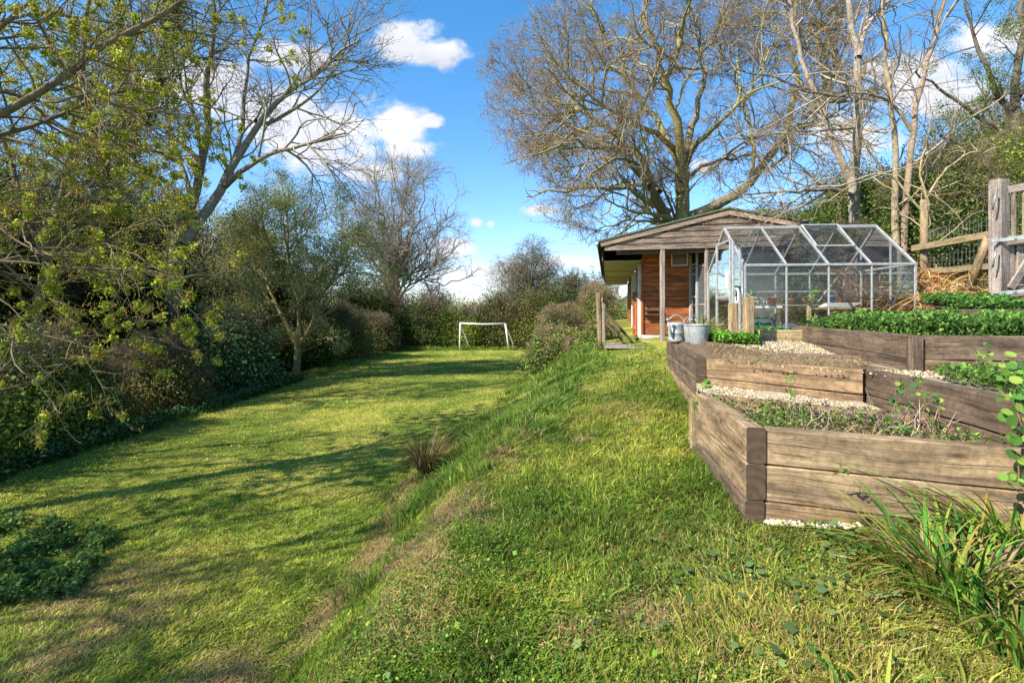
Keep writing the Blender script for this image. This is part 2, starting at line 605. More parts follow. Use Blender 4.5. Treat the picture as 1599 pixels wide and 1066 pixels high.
def mat_glass():
    m, t, b, out = new_mat('greenhouse_glass')
    t.nodes.remove(b)
    tr = N(t, 'ShaderNodeBsdfTransparent')
    gl = N(t, 'ShaderNodeBsdfGlossy', ins={'Roughness': .03})
    df = N(t, 'ShaderNodeBsdfDiffuse')
    tr.inputs[0].default_value = (.90, .93, .91, 1)
    df.inputs[0].default_value = (.55, .58, .5, 1)
    fr = N(t, 'ShaderNodeFresnel', ins={'IOR': 1.5})
    tc = N(t, 'ShaderNodeTexCoord')
    nz = N(t, 'ShaderNodeTexNoise', ins={'Scale': 3.5, 'Detail': 6.0, 'Roughness': .7})
    t.links.new(tc.outputs['Object'], nz.inputs['Vector'])
    mr = N(t, 'ShaderNodeMapRange', ins={'From Min': .35, 'From Max': .75, 'To Min': .0, 'To Max': .035})
    t.links.new(nz.outputs['Fac'], mr.inputs['Value'])
    m1 = N(t, 'ShaderNodeMixShader')
    t.links.new(mr.outputs[0], m1.inputs[0])
    t.links.new(tr.outputs[0], m1.inputs[1])
    t.links.new(df.outputs[0], m1.inputs[2])
    m2 = N(t, 'ShaderNodeMixShader')
    t.links.new(M2(t, 'MULTIPLY', fr.outputs[0], .9, clamp=True), m2.inputs[0])
    t.links.new(m1.outputs[0], m2.inputs[1])
    t.links.new(gl.outputs[0], m2.inputs[2])
    t.links.new(m2.outputs[0], out.inputs[0])
    return m


M_GLASS = mat_glass()

# ---------------------------------------------------------------- hard-surface mesh builder (world coordinates)
RND = random.Random(5)


class MB:
    def __init__(s):
        s.v = []
        s.f = []
        s.uv = []
        s.mi = []
        s.r = []
        s.sm = []

    def face(s, ids, uvs, mi=0, r=.5, sm=False):
        s.f.append(ids)
        s.uv.append(uvs)
        s.mi.append(mi)
        s.r.append(r)
        s.sm.append(sm)

    def beam(s, p0, p1, w, h, up=(0, 0, 1), ch=.004, segs=1, jit=0., endmat=0, r=None, groove=0.):
        """box beam from p0 to p1 (centre line), w across, h along up"""
        p0 = Vector(p0)
        p1 = Vector(p1)
        d = (p1 - p0)
        L = d.length
        d.normalize()
        up = Vector(up)
        sd = d.cross(up)
        if sd.length < 1e-4:
            sd = d.cross(Vector((1, 0, 0)))
        sd.normalize()
        up = sd.cross(d).normalized()
        ch = min(ch, w * .3, h * .3)
        a, b = w / 2, h / 2
        sec = [(-a + ch, -b), (a - ch, -b), (a, -b + ch), (a, b - ch), (a - ch, b), (-a + ch, b), (-a, b - ch), (-a, -b + ch)]
        gi = []
        if groove:
            gy = RND.uniform(-.25, .3) * h
            gw = .0022
            sec = sec[:3] + [(a, gy - gw), (a - groove, gy), (a, gy + gw)] + sec[3:7] + [(-a, gy + gw), (-a + groove, gy), (-a, gy - gw)] + sec[7:]
            gi = [3, 4, 5, 10, 11, 12]
        ns = len(sec)
        per = [0]
        for i in range(ns):
            x0, y0 = sec[i]
            x1, y1 = sec[(i + 1) % ns]
            per.append(per[-1] + math.hypot(x1 - x0, y1 - y0))
        rr = RND.random() if r is None else r
        ou, ov = RND.uniform(0, 50), RND.uniform(0, 50)
        base = len(s.v)
        for k in range(segs + 1):
            c = p0 + d * (L * k / segs)
            jx, jy = RND.uniform(-jit, jit), RND.uniform(-jit, jit)
            gj = RND.uniform(-.006, .006) + .012 * math.sin(ou + k * .55)
            gd = RND.random()
            for ii, (x, y) in enumerate(sec):
                if ii in gi:
                    y += gj
                    if ii in (4, 11):
                        x += (1 if ii == 11 else -1) * -groove * gd * .6
                s.v.append(c + sd * (x + jx) + up * (y + jy + RND.uniform(-jit, jit) * .3))
        for k in range(segs):
            for i in range(ns):
                j = (i + 1) % ns
                q = base + k * ns
                u0, u1 = ou + L * k / segs, ou + L * (k + 1) / segs
                s.face((q + i, q + j, q + ns + j, q + ns + i), ((u0, ov + per[i]), (u0, ov + per[i + 1]), (u1, ov + per[i + 1]), (u1, ov + per[i])), 0, rr)
        eo = (RND.uniform(-.06, .06), RND.uniform(.02, .12) * RND.choice((-1, 1)))
        q = base + segs * ns
        s.face(tuple(base + i for i in reversed(range(ns))), tuple((sec[i][0] + eo[0], sec[i][1] + eo[1]) for i in reversed(range(ns))), endmat, rr)
        s.face(tuple(q + i for i in range(ns)), tuple((sec[i][0] + eo[0], sec[i][1] + eo[1]) for i in range(ns)), endmat, rr)

    def poly(s, pts, mi=0, r=None):
        base = len(s.v)
        pts = [Vector(p) for p in pts]
        s.v += pts
        o = pts[0]
        e = (pts[1] - o).normalized()
        n = e.cross(pts[2] - o).normalized()
        g = n.cross(e)
        s.face(tuple(range(base, base + len(pts))), tuple(((p - o).dot(e), (p - o).dot(g)) for p in pts), mi, RND.random() if r is None else r)

    def slab(s, pts, th, mi=0, r=None):
        """prism: planar outline pts extruded by vector th"""
        pts = [Vector(p) for p in pts]
        th = Vector(th)
        s.poly(pts[::-1], mi, r)
        s.poly([p + th for p in pts], mi, r)
        for i in range(len(pts)):
            a, b = pts[i], pts[(i + 1) % len(pts)]
            s.poly([a, b, b + th, a + th], mi, r)

    def tube(s, pts, r, sides=8, cap=True, r1=None):
        pts = [Vector(p) for p in pts]
        base = len(s.v)
        n = len(pts)
        prev = None
        for i, p in enumerate(pts):
            t = (pts[min(i + 1, n - 1)] - pts[max(i - 1, 0)]).normalized()
            if prev is None:
                a = t.orthogonal().normalized()
            else:
                a = (prev - t * prev.dot(t)).normalized()
            prev = a
            b = t.cross(a)
            rad = r if r1 is None else r + (r1 - r) * i / (n - 1)
            for k in range(sides):
                an = 2 * math.pi * k / sides
                s.v.append(p + a * (rad * math.cos(an)) + b * (rad * math.sin(an)))
        rr = RND.random()
        for i in range(n - 1):
            for k in range(sides):
                j = (k + 1) % sides
                q = base + i * sides
                s.face((q + k, q + j, q + sides + j, q + sides + k), ((i, k * r), (i, (k + 1) * r), (i + 1, (k + 1) * r), (i + 1, k * r)), 0, rr, True)
        if cap:
            s.face(tuple(base + k for k in reversed(range(sides))), tuple((0, 0) for _ in range(sides)), 0, rr)
            q = base + (n - 1) * sides
            s.face(tuple(q + k for k in range(sides)), tuple((0, 0) for _ in range(sides)), 0, rr)

    def lathe(s, c, prof, sides=28, tilt=None):
        """prof = [(r,z)...] around vertical axis at c"""
        base = len(s.v)
        c = Vector(c)
        for (r, z) in prof:
            for k in range(sides):
                a = 2 * math.pi * k / sides
                p = Vector((r * math.cos(a), r * math.sin(a), z))
                if tilt is not None:
                    p = tilt @ p
                s.v.append(c + p)
        for i in range(len(prof) - 1):
            for k in range(sides):
                j = (k + 1) % sides
                q = base + i * sides
                s.face((q + k, q + j, q + sides + j, q + sides + k), ((0, 0), (0, 1), (1, 1), (1, 0)), 0, .5, True)

    def build(s, name, mat, parent=None, label=None):
        me = bpy.data.meshes.new(name)
        off = Vector(parent.matrix_world.translation) if parent is not None and parent.parent is None and parent.type != 'EMPTY' else Vector((0, 0, 0))
        if parent is not None:
            off = Vector(ROOT[parent.name])
        me.from_pydata([tuple(v - off) for v in s.v], [], s.f)
        uvl = me.uv_layers.new(name='UVMap')
        flat = []
        for u in s.uv:
            for a in u:
                flat += [a[0], a[1]]
        uvl.data.foreach_set('uv', flat)
        at = me.attributes.new('rnd', 'FLOAT', 'FACE')
        at.data.foreach_set('value', s.r)
        mats = mat if isinstance(mat, (list, tuple)) else [mat]
        for m in mats:
            me.materials.append(m)
        me.polygons.foreach_set('material_index', s.mi)
        me.polygons.foreach_set('use_smooth', s.sm)
        me.update()
        o = bpy.data.objects.new(name, me)
        COL.objects.link(o)
        if parent is not None:
            o.parent = parent
            ROOT[o.name] = ROOT[parent.name]
        else:
            ROOT[o.name] = (0, 0, 0)
        if label:
            o['label'] = label
        return o


ROOT = {}


def root(name, loc, label, cat, group=None):
    o = thing(name, loc, label, cat, group)
    ROOT[o.name] = tuple(o.location)
    return o


def V3(p):
    return Vector((float(p[0]), float(p[1]), float(p[2])))


# ================================================================ ground
def albedo_ground(x, y):
    g = np.array([.14, .19, .03])
    yel = np.array([.38, .35, .07])
    br = np.array([.19, .135, .055])
    n = fb(x, y, .9, 21)
    n2 = fb(x, y, .35, 31)
    c = g + (yel - g) * sstep(.4, .72, n)[..., None] * .8
    d = dry_mask(x, y)
    c = c + (br - c) * d[..., None] * .85
    pth = sstep(-.9, .3, x)[..., None] * sstep(9, 5, y)[..., None]
    c = c * (1 - pth * .45)
    bare = sstep(.69, .78, n2) * sstep(-1.6, .5, x)
    c = c + (np.array([.10, .062, .04]) - c) * bare[..., None] * .8
    return c


def dry_mask(x, y):
    """brown worn patches on the bank, placed as in the photograph"""
    x = np.asarray(x, float)
    y = np.asarray(y, float)
    m = 0 * x
    for (cx, cy, rx, ry, a, s) in [(-.42, 3.75, .16, .5, -.35, 1.0), (-.62, 3.2, .16, .5, -.3, .9), (-1.12, 4.0, .12, .45, -.1, .9), (-1.2, 3.2, .12, .4, 0, .8),
                                   (-1.2, 5.6, .12, .5, 0, .9), (-1.16, 4.9, .14, .4, 0, .8), (-1.6, 2.6, .25, .4, .2, .6), (-3.0, 3.6, .5, .5, .5, .55), (-.15, 4.5, .18, .3, -.5, .6), (.1, 4.9, .15, .3, -.5, .5),
                                   (-.5, 2.4, .25, .3, 0, .6), (.55, 2.1, .14, .1, 0, 1.0), (.25, 2.05, .12, .1, 0, .8), (-2.6, 3.1, .3, .5, .4, .6), (.65, 4.6, .12, .12, 0, .9), (1.3, 5.4, .3, .7, -.2, .3),
                                   (-3.6, 2.9, .4, .3, .4, .5)]:
        dx = (x - cx) * math.cos(a) - (y - cy) * math.sin(a)
        dy = (x - cx) * math.sin(a) + (y - cy) * math.cos(a)
        r = (dx / rx) ** 2 + (dy / ry) ** 2
        m = np.maximum(m, s * np.exp(-r * .8))
    m = m * (.55 + 1.1 * vn(x, y, .12, 41))
    return np.clip(m * 1.25 - .12, 0, 1)


def build_ground():
    # fine sheet near, growing cells outwards; one object reaching the horizon
    xs = np.concatenate([np.linspace(-400, -60, 8), np.linspace(-50, -16, 18), np.linspace(-15, -4.2, 90), np.arange(-4.1, 5.0, .06), np.linspace(5.2, 16, 50), np.linspace(18, 50, 16), np.linspace(60, 400, 8)])
    ys = np.concatenate([np.linspace(-60, -3, 10), np.linspace(-2, .9, 12), np.arange(1.0, 9.0, .06), np.linspace(9.15, 32, 130), np.linspace(34, 80, 20), np.linspace(90, 900, 12)])
    X, Y = np.meshgrid(xs, ys)
    Z = gz(X, Y)
    V = np.stack([X, Y, Z], -1).reshape(-1, 3)
    nx, ny = len(xs), len(ys)
    i = np.arange(nx * ny).reshape(ny, nx)
    Q = np.stack([i[:-1, :-1], i[:-1, 1:], i[1:, 1:], i[1:, :-1]], -1).reshape(-1, 4)
    C = albedo_ground(X, Y).reshape(-1, 3)
    o = npmesh('ground', V, Q, None, C, M_GROUND, smooth=True)
    tagp(o, kind='structure')


build_ground()


# line of wall: bed B left wall outer face, extended
BB0 = np.array([1.85, 4.97])
BB1 = np.array([2.51, 8.0])


def build_terrace():
    # gravel terrace and hillside behind the beds
    rows = []
    ys = np.concatenate([np.arange(1.2, 9.6, .15), np.linspace(9.8, 40, 60)])
    K = 90
    for y in ys:
        # left limit
        if y < 2.35:
            xl = 2.62
        elif y < 3.9:
            xl = 2.50 + (y - 2.35) * .16 + .06
        elif y < 4.97:
            xl = 2.80 - (y - 3.9) * (.88 / 1.07) + .05
        elif y < 8.0:
            xl = 1.85 + (y - 4.97) * .218 + .05
        elif y < 9.3:
            xl = 2.56 + (y - 8.0) * .6
        else:
            xl = 3.35 + min(y - 9.3, 1.2) * 4.2
        k = np.linspace(0, 1, K) ** 2.0
        x = xl + k * (55 - xl)
        rows.append(np.stack([x, np.full(K, y)], -1))
    G = np.array(rows)
    X, Y = G[..., 0], G[..., 1]
    Z = tz(X, Y)
    Z = Z + (fb(X, Y, .8, 51) - .5) * .03
    XL = X[:, :1]
    edge = np.exp(-(X - XL) / .14)
    Z = Z - edge * np.where((Y > 4.9) & (Y < 8.05), .12, 0) - np.exp(-(X - XL) / .3) * .45 * sstep(8.05, 8.3, Y)
    V = np.stack([X, Y, Z], -1).reshape(-1, 3)
    i = np.arange(len(ys) * K).reshape(len(ys), K)
    Q = np.stack([i[:-1, :-1], i[:-1, 1:], i[1:, 1:], i[1:, :-1]], -1).reshape(-1, 4)
    gr = np.array([.42, .35, .25])
    gn = np.array([.09, .085, .035])
    hill = sstep(4.9, 5.6, X) * sstep(4.5, 6, Y)
    beh = sstep(8.6, 9.4, Y)
    m = np.maximum(hill, beh)[..., None]
    soilB = (((X < 3.2) & (Y > 4.0) & (Y < 8)))[..., None]
    base = np.where(soilB, np.array([.17, .12, .075]), gr)
    C = (base * (1 - m) + gn * m).reshape(-1, 3)
    o = npmesh('terrace_ground', V, Q, None, C, M_GROUND, smooth=True)
    tagp(o, kind='structure')


build_terrace()


# ================================================================ grass
def in_solid(x, y):
    """true where beds, terrace, shed or deck stand"""
    xl = np.full_like(x, 9e9)
    t = (y - 2.7) / 1.24
    xl = np.where((y > 2.66) & (y < 3.95), 1.36 + t * .15, xl)
    xl = np.where((y >= 3.95) & (y < 4.97), 1.9, xl)
    xl = np.where((y >= 4.97) & (y < 8.1), 1.82 + (y - 4.97) * .218, xl)
    xl = np.where((y >= 8.1) & (y < 12.3), 2.75 + (y - 8.1) * .1, xl)
    xl = np.where((y >= 12.3), 3.2 + (y - 12.5) * .19, xl)
    fr = (y > 2.73 - (x - 1.36) * .40) & (x > 1.36) & (y < 4)
    return (x > xl) | fr


def build_grass():
    rng = np.random.RandomState(8)
    acc = Acc()
    # screen-space-even distribution in depth: denser close to the camera
    n = 600000
    y = np.exp(rng.uniform(math.log(1.55), math.log(27.5), n))
    n_near = 250000
    y = np.concatenate([y, rng.uniform(1.5, 5.5, n_near)])
    u = rng.uniform(-1.14, 1.16, len(y))
    x = u * y
    foot = np.interp(y, FY, FX)
    crest = np.interp(y, CY, CX)
    keep = (x > -6.7 + (vn(y, y * 0, 1.3, 61) - .5) * 1.2) & ~in_solid(x, y) & (x < crest + 6)
    keep &= ~((y > 12.4) & (x > crest - .3))
    dm = dry_mask(x, y)
    keep &= rng.rand(len(y)) > dm * .45
    x, y, dm = x[keep], y[keep], dm[keep]
    foot, crest = foot[keep], crest[keep]
    # clump: pull blades together
    cl = vn(x, y, .09, 71)
    k = rng.rand(len(x)) < (.15 + .95 * cl)
    x, y, dm, foot, crest = x[k], y[k], dm[k], foot[k], crest[k]
    z = gz(x, y)
    n = len(x)
    bank = sstep(foot - .3, foot + .25, x) * sstep(crest + .5, crest - .05, x)
    lush = bank * sstep(4.0, 5.4, y) * sstep(.25, .75, vn(x, y, .45, 81)) * 1.15
    lush = np.maximum(lush, sstep(-.25, .0, x + .95) * 0)
    path = sstep(crest - .1, crest + .35, x)
    lawn = 1 - sstep(foot - .35, foot, x)
    # mown lawn short; path rougher
    h = rng.uniform(.016, .036, n) * (1 + .35 * path) + lush * rng.uniform(.04, .17, n)
    h += np.where(rng.rand(n) < .03 * path, rng.uniform(.02, .07, n), 0)
    edge = sstep(.35, .02, x - (1.36 + (y - 2.7) * .13)) * sstep(-.45, -.05, x - (1.36 + (y - 2.7) * .13)) * sstep(2.4, 3, y) * sstep(8.5, 7, y)
    h += edge * rng.uniform(0, .06, n)
    h = h * (1 + .018 * np.clip(y - 4, 0, 20))
    a = rng.uniform(0, 2 * math.pi, n)
    # mown grain leans toward +x+y with noise
    lean = rng.uniform(.2, 1.25, n)
    flow = (vn(x, y, .6, 91) - .5) * 5
    D = np.stack([np.cos(a) + .5 * np.cos(flow), np.sin(a) + .5 * np.sin(flow), 0 * a], -1) * lean[:, None]
    P = np.zeros((n, 3, 3))
    P[:, 0] = np.stack([x, y, z - .004], -1)
    P[:, 1] = P[:, 0] + np.array([0, 0, 1]) * h[:, None] * .55 + D * h[:, None] * .3
    P[:, 2] = P[:, 0] + np.array([0, 0, 1]) * h[:, None] * .85 + D * h[:, None] * .95
    S = norm(np.stack([-np.sin(a) + rng.normal(size=n) * .6, np.cos(a) + rng.normal(size=n) * .6, rng.normal(size=n) * .3], -1))
    wd = rng.uniform(.0026, .0068, n) * (1 + .21 * np.clip(y - 2.2, 0, 30)) * (1 + lush * .4)
    tone = fb(x, y, .75, 101)
    tone2 = fb(x, y, 3.2, 131)
    cg = np.array([.16, .26, .022])
    cy = np.array([.50, .50, .075])
    cd = np.array([.055, .115, .022])
    cs = np.array([.52, .42, .17])
    cb = np.array([.32, .21, .085])
    f = np.clip(rng.normal(.47, .28, n) + (tone - .5) * 1.9 + (tone2 - .5) * 1.1 + lawn * .18, 0, 1)[:, None]
    C = cg * (1 - f) + cy * f
    darkp = np.clip(rng.normal(.15, .2, n) + path * (.55 - tone) * 1.2, 0, 1)[:, None]
    C = C * (1 - darkp) + cd * darkp
    lg = np.clip(lush * 1.1, 0, 1)[:, None]
    C = C * (1 - lg) + (np.array([.10, .21, .03]) * (1 - f) + np.array([.20, .30, .05]) * f) * lg
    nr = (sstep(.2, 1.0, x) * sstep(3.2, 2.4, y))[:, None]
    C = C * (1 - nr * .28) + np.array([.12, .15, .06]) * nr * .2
    st = (rng.rand(n) < (.07 + .12 * nr[:, 0] + .16 * sstep(.5, .7, tone) + .85 * dm))[:, None]
    mixs = rng.rand(n, 1)
    C = np.where(st, (cs * mixs + cb * (1 - mixs)), C)
    C = C * (1 + .22 * lawn)[:, None]
    tuft = vn(x, y, .055 + 0 * x, 301)
    tuft2 = vn(x, y, .16, 311)
    C = C * (rng.uniform(.55, 1.35, n) * (.5 + .65 * tuft + .4 * tuft2))[:, None]
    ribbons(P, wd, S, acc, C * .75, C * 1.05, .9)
    # long lank tufts on the bank
    rng = np.random.RandomState(9)
    tx, ty, th = [], [], []
    for k in range(800):
        yy = math.exp(rng.uniform(math.log(3.2), math.log(13.5)))
        fx, cx = np.interp(yy, FY, FX), np.interp(yy, CY, CX)
        q = rng.uniform(.02, .95) if yy > 4.2 else rng.uniform(0.02, .38)
        xx = fx + (cx - fx) * q
        if dry_mask(np.array([xx]), np.array([yy]))[0] > .5 and rng.rand() < .7:
            continue
        if rng.rand() > sstep(.3, .75, vn(xx, yy, .45, 81)) * sstep(3.0, 5.4, yy) * 1.2:
            continue
        m = rng.randint(30, 60)
        r = rng.uniform(.03, .09)
        tx.append(xx + rng.normal(0, r, m))
        ty.append(yy + rng.normal(0, r, m))
        th.append(np.full(m, rng.uniform(.07, .26)))
    # rough margin of the hedge on the left and at the far end
    for k in range(520):
        yy = rng.uniform(4.5, 27)
        xx = -6.55 + rng.uniform(-.5, .35)
        m = 22
        tx.append(xx + rng.normal(0, .08, m))
        ty.append(yy + rng.normal(0, .08, m))
        th.append(np.full(m, rng.uniform(.10, .25)))
    for k in range(160):
        xx = rng.uniform(-6, 2)
        yy = 27.6 + rng.uniform(-.4, .4)
        m = 16
        tx.append(xx + rng.normal(0, .12, m))
        ty.append(yy + rng.normal(0, .12, m))
        th.append(np.full(m, rng.uniform(.15, .4)))
    x = np.concatenate(tx)
    y = np.concatenate(ty)
    h = np.concatenate(th) * rng.uniform(.6, 1.15, len(x))
    n = len(x)
    z = gz(x, y)
    a = rng.uniform(0, 6.283, n)
    D = np.stack([np.cos(a), np.sin(a), 0 * a], -1) * rng.uniform(.2, 1.0, n)[:, None] + np.array([-.25, -.1, 0])
    t = np.linspace(0, 1, 4)
    P = np.stack([x, y, z - .005], -1)[:, None, :] + np.array([0, 0, 1]) * (h[:, None] * (t - .38 * t ** 2.5)[None])[:, :, None] + D[:, None, :] * (h[:, None] * (t ** 2)[None] * .75)[:, :, None]
    S = norm(np.stack([-np.sin(a), np.cos(a), rng.normal(size=n) * .2], -1))
    f = rng.rand(n, 1)
    C = np.array([.09, .20, .028]) * (1 - f) + np.array([.27, .37, .05]) * f
    st = rng.rand(n, 1) < .08
    C = np.where(st, cs, C)
    ribbons(P, rng.uniform(.004, .007, n) * (1 + .12 * np.clip(y - 4, 0, 25)), S, acc, C * .7, C * 1.1, .9)
    # straw thatch on the brown patches
    n = 60000
    y = rng.uniform(1.6, 6.5, n)
    x = rng.uniform(-1, .45, n) * y
    dm = dry_mask(x, y)
    k = (rng.rand(n) < dm * 1.2 + .02) & ~in_solid(x, y)
    x, y = x[k], y[k]
    n = len(x)
    a = rng.uniform(0, 6.283, n)
    L = rng.uniform(.03, .10, n)
    D = np.stack([np.cos(a), np.sin(a), rng.uniform(-.1, .35, n)], -1) * L[:, None]
    p0 = np.stack([x, y, gz(x, y) + .008], -1)
    P = np.stack([p0, p0 + D * .5 + np.array([0, 0, .006]), p0 + D], 1)
    S = norm(np.cross(D, np.array([0, 0, 1.])) + rng.normal(size=(n, 3)) * .01)
    mixs = rng.rand(n, 1)
    C = (np.array([.54, .42, .19]) * mixs + np.array([.28, .17, .075]) * (1 - mixs))
    ribbons(P, rng.uniform(.002, .0045, n), S, acc, C)
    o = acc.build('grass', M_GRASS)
    tagp(o, 'short mown lawn grass with longer lush tufts along the bank', 'grass', kind='stuff')


build_grass()


def build_weeds():
    """clover, ivy-like and nettle leaves in the near turf"""
    rng = np.random.RandomState(18)
    acc = Acc()
    n = 60000
    y = 1.5 + rng.rand(n) ** 1.2 * 4.2
    x = rng.uniform(-.35, 1.02, n) * y
    cl = fb(x, y, .45, 201)
    crest = np.interp(y, CY, CX)
    k = (rng.rand(n) < sstep(.42, .66, cl) * 1.0 + .06) & ~in_solid(x, y) & (x > crest - .35)
    x, y = x[k], y[k]
    n = len(x)
    big = rng.rand(n) < .012
    sz = np.where(big, rng.uniform(.02, .035, n), rng.uniform(.007, .016, n))
    P = np.stack([x, y, gz(x, y) + rng.uniform(.012, .05, n)], -1)
    C = pal(rng, n, [(.06, .14, .02), (.11, .22, .025), (.18, .32, .04), (.12, .2, .06), (.32, .38, .06)], [4, 4, 3, 1, 1])
    leaves(P, sz, acc, C, rng, .9, .95)
    o = acc.build('ground_weeds', M_LEAF)
    tagp(o, 'small clover and creeping weed leaves mixed in the path turf', 'weeds', kind='stuff')
    acc = Acc()
    n = 380
    y = np.exp(rng.uniform(math.log(1.6), math.log(12), n))
    x = rng.uniform(-1.05, .6, n) * y
    k = ~in_solid(x, y) & (x > -6)
    x, y = x[k], y[k]
    n = len(x)
    P = np.stack([x, y, gz(x, y) + .03], -1)
    leaves(P, rng.uniform(.015, .035, n) * (1 + .03 * y), acc, pal(rng, n, [(.24, .15, .06), (.30, .21, .09), (.16, .10, .045)]), rng, .8, .7)
    o = acc.build('fallen_leaves', M_LEAF)
    tagp(o, 'scattered dry brown leaves lying in the short grass', 'leaves', kind='stuff')
    # larger scalloped leaves lying at the foot of the front bed
    acc = Acc()
    spots = [(1330, 830, 30), (1290, 842, 26), (1450, 770, 12), (1065, 870, 10), (1110, 905, 18), (1085, 915, 14), (1290, 865, 16), (1345, 965, 20), (1330, 940, 14), (1250, 1040, 20), (960, 985, 6), (1490, 860, 8), (1400, 880, 24), (1280, 920, 14), (1200, 880, 14), (1440, 840, 16)]
    Pp, Dd, Ss = [], [], []
    for (px, py, m) in spots:
        d = (EZ - .15) * F / (py - 490)
        for it in range(5):
            xx = (px - 799.5) / F * d
            d = (EZ - float(gz(xx, d))) * F / (py - 490)
        xx = (px - 799.5) / F * d
        for k in range(m):
            xa, ya = xx + rng.normal(0, .11), d + rng.normal(0, .09)
            if in_solid(np.array([xa]), np.array([ya]))[0]:
                continue
            Pp.append((xa, ya, float(gz(xa, ya)) + rng.uniform(.015, .07)))
            Ss.append(rng.uniform(.02, .055))
    Pp = np.array(Pp)
    Ss = np.array(Ss)
    # rounded polygons made of three diamonds sharing a centre give a lobed outline
    n = len(Pp)
    C = pal(rng, n, [(.08, .14, .05), (.12, .19, .07), (.18, .23, .07), (.07, .12, .04)])
    D0 = rng.normal(size=(n, 3)) * np.array([1, 1, .3])
    D0 = norm(D0)
    nrm = norm(np.stack([rng.normal(size=n) * .35, rng.normal(size=n) * .35, np.ones(n)], -1))
    side = norm(np.cross(D0, nrm))
    fw = np.cross(nrm, side)
    m = 9
    an = np.linspace(-2.6, 2.6, m)
    rad = .5 + .05 * np.cos(an * 5) - .05 * np.abs(an) / 2.6
    ring = [Pp + (fw * (math.cos(t) * r) + side * (math.sin(t) * r * .9)) * Ss[:, None] - nrm * Ss[:, None] * .05 * abs(math.sin(t)) for t, r in zip(an, rad)]
    V = np.stack([Pp + nrm * Ss[:, None] * .03 - fw * Ss[:, None] * .12] + ring, 1)
    b = np.arange(n)[:, None] * (m + 1)
    Q = np.concatenate([np.stack([b[:, 0], b[:, 0] + 1 + i, b[:, 0] + 2 + i, b[:, 0] + 3 + i], -1) for i in range(0, m - 1, 2)])
    acc.add(V.reshape(-1, 3), Q, np.repeat(C, m + 1, 0))
    o = acc.build('broad_leaf_weeds', M_LEAF)
    tagp(o, 'grey green scalloped leaves sprawling at the foot of the front raised bed', 'weeds', kind='stuff')


build_weeds()


# ================================================================ raised beds
def sleeper_run(par, p0, p1, ztop, courses, mats, h=.2, w=.1, inset=0., last_h=None, name='sleeper'):
    """courses of sleepers, p0,p1 = outer top edge line in plan, wall body to the left of p0->p1 direction * inset"""
    p0 = np.array(p0, float)
    p1 = np.array(p1, float)
    d = (p1 - p0) / np.linalg.norm(p1 - p0)
    nrm = np.array([-d[1], d[0]])
    for c in range(courses):
        m = MB()
        off = RND.uniform(-.004, .004)
        a = p0 + nrm * (w / 2 + inset + off)
        b = p1 + nrm * (w / 2 + inset + off + RND.uniform(-.004, .004))
        zc = ztop - h * c - h / 2
        m.beam((a[0], a[1], zc), (b[0], b[1], zc + RND.uniform(-.003, .003)), w, h - .004, ch=.008, segs=16, jit=.0022, endmat=1, r=RND.uniform(.2, .8), groove=.007)
        mt = mats[c % len(mats)]
        m.build(name, [mt, M_END], par)


# bed A (front)
A1 = np.array([1.29, 2.72])     # outer near-left corner
A2 = np.array([1.475, 3.96])
A3 = np.array([2.50, 2.27])
bedA = root('raised_bed', (1.9, 3.1, .3), 'nearest brown sleeper bed with cut end grain corner and dry stalks in it', 'raised bed')
dA = (A2 - A1) / np.linalg.norm(A2 - A1)
# left wall: runs from near end (end grain faces camera) to the back; wall body on the right side
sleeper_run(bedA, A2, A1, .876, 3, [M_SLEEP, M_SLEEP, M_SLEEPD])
nA = np.array([dA[1], -dA[0]])
for k in range(3):
    for (q, dz) in ((.05, .05), (.06, -.05), (.62, .05), (.60, -.04), (1.15, .04), (1.16, -.05)):
        m = MB()
        c = A1 + dA * q - nA * .004
        zc = .876 - .1 - .2 * k + dz
        m.tube([(c[0], c[1], zc), (c[0] - nA[0] * .003, c[1] - nA[1] * .003, zc)], .006, 8)
        m.build('screw', M_STEEL, bedA)
f0 = A1 + nA * .102 + dA * .012
dF = (A3 - f0) / np.linalg.norm(A3 - f0)
sleeper_run(bedA, f0 + dF * .002, A3 + dF * 1.0, .868, 3, [M_SLEEP, M_SLEEP, M_SLEEPB])
# back wall
sleeper_run(bedA, (2.62, 3.02), (1.54, 3.93), .872, 2, [M_SLEEPB, M_SLEEPB])
m = MB()
m.beam((1.50, 4.03, .25), (1.50, 4.03, .80), .06, .09)
m.build('corner_stake', M_TAN, bedA)


def sheet(name, outline, zf, mat, parent, res=.05, col=None, amp=.02, seed=5):
    """uneven soil sheet clipped to a convex-ish outline (grid clipped by polygon test, edges snapped)"""
    P = np.array(outline, float)
    x0, y0 = P.min(0)
    x1, y1 = P.max(0)
    # build by bilinear patch of a quad outline
    a, b, c, d = P
    nu = int(max(np.linalg.norm(b - a), np.linalg.norm(c - d)) / res) + 2
    nv = int(max(np.linalg.norm(d - a), np.linalg.norm(c - b)) / res) + 2
    u, v = np.meshgrid(np.linspace(0, 1, nu), np.linspace(0, 1, nv))
    G = (a * (1 - u)[..., None] + b * u[..., None]) * (1 - v)[..., None] + (d * (1 - u)[..., None] + c * u[..., None]) * v[..., None]
    X, Y = G[..., 0], G[..., 1]
    Z = zf(X, Y) + (fb(X, Y, .25, seed) - .5) * amp * 2
    i = np.arange(nu * nv).reshape(nv, nu)
    Q = np.stack([i[:-1, :-1], i[:-1, 1:], i[1:, 1:], i[1:, :-1]], -1).reshape(-1, 4)
    C = np.full((nu * nv, 3), .1)
    V = np.stack([X, Y, Z], -1).reshape(-1, 3)
    return npmesh(name, V, Q, None, C, mat, parent, True)


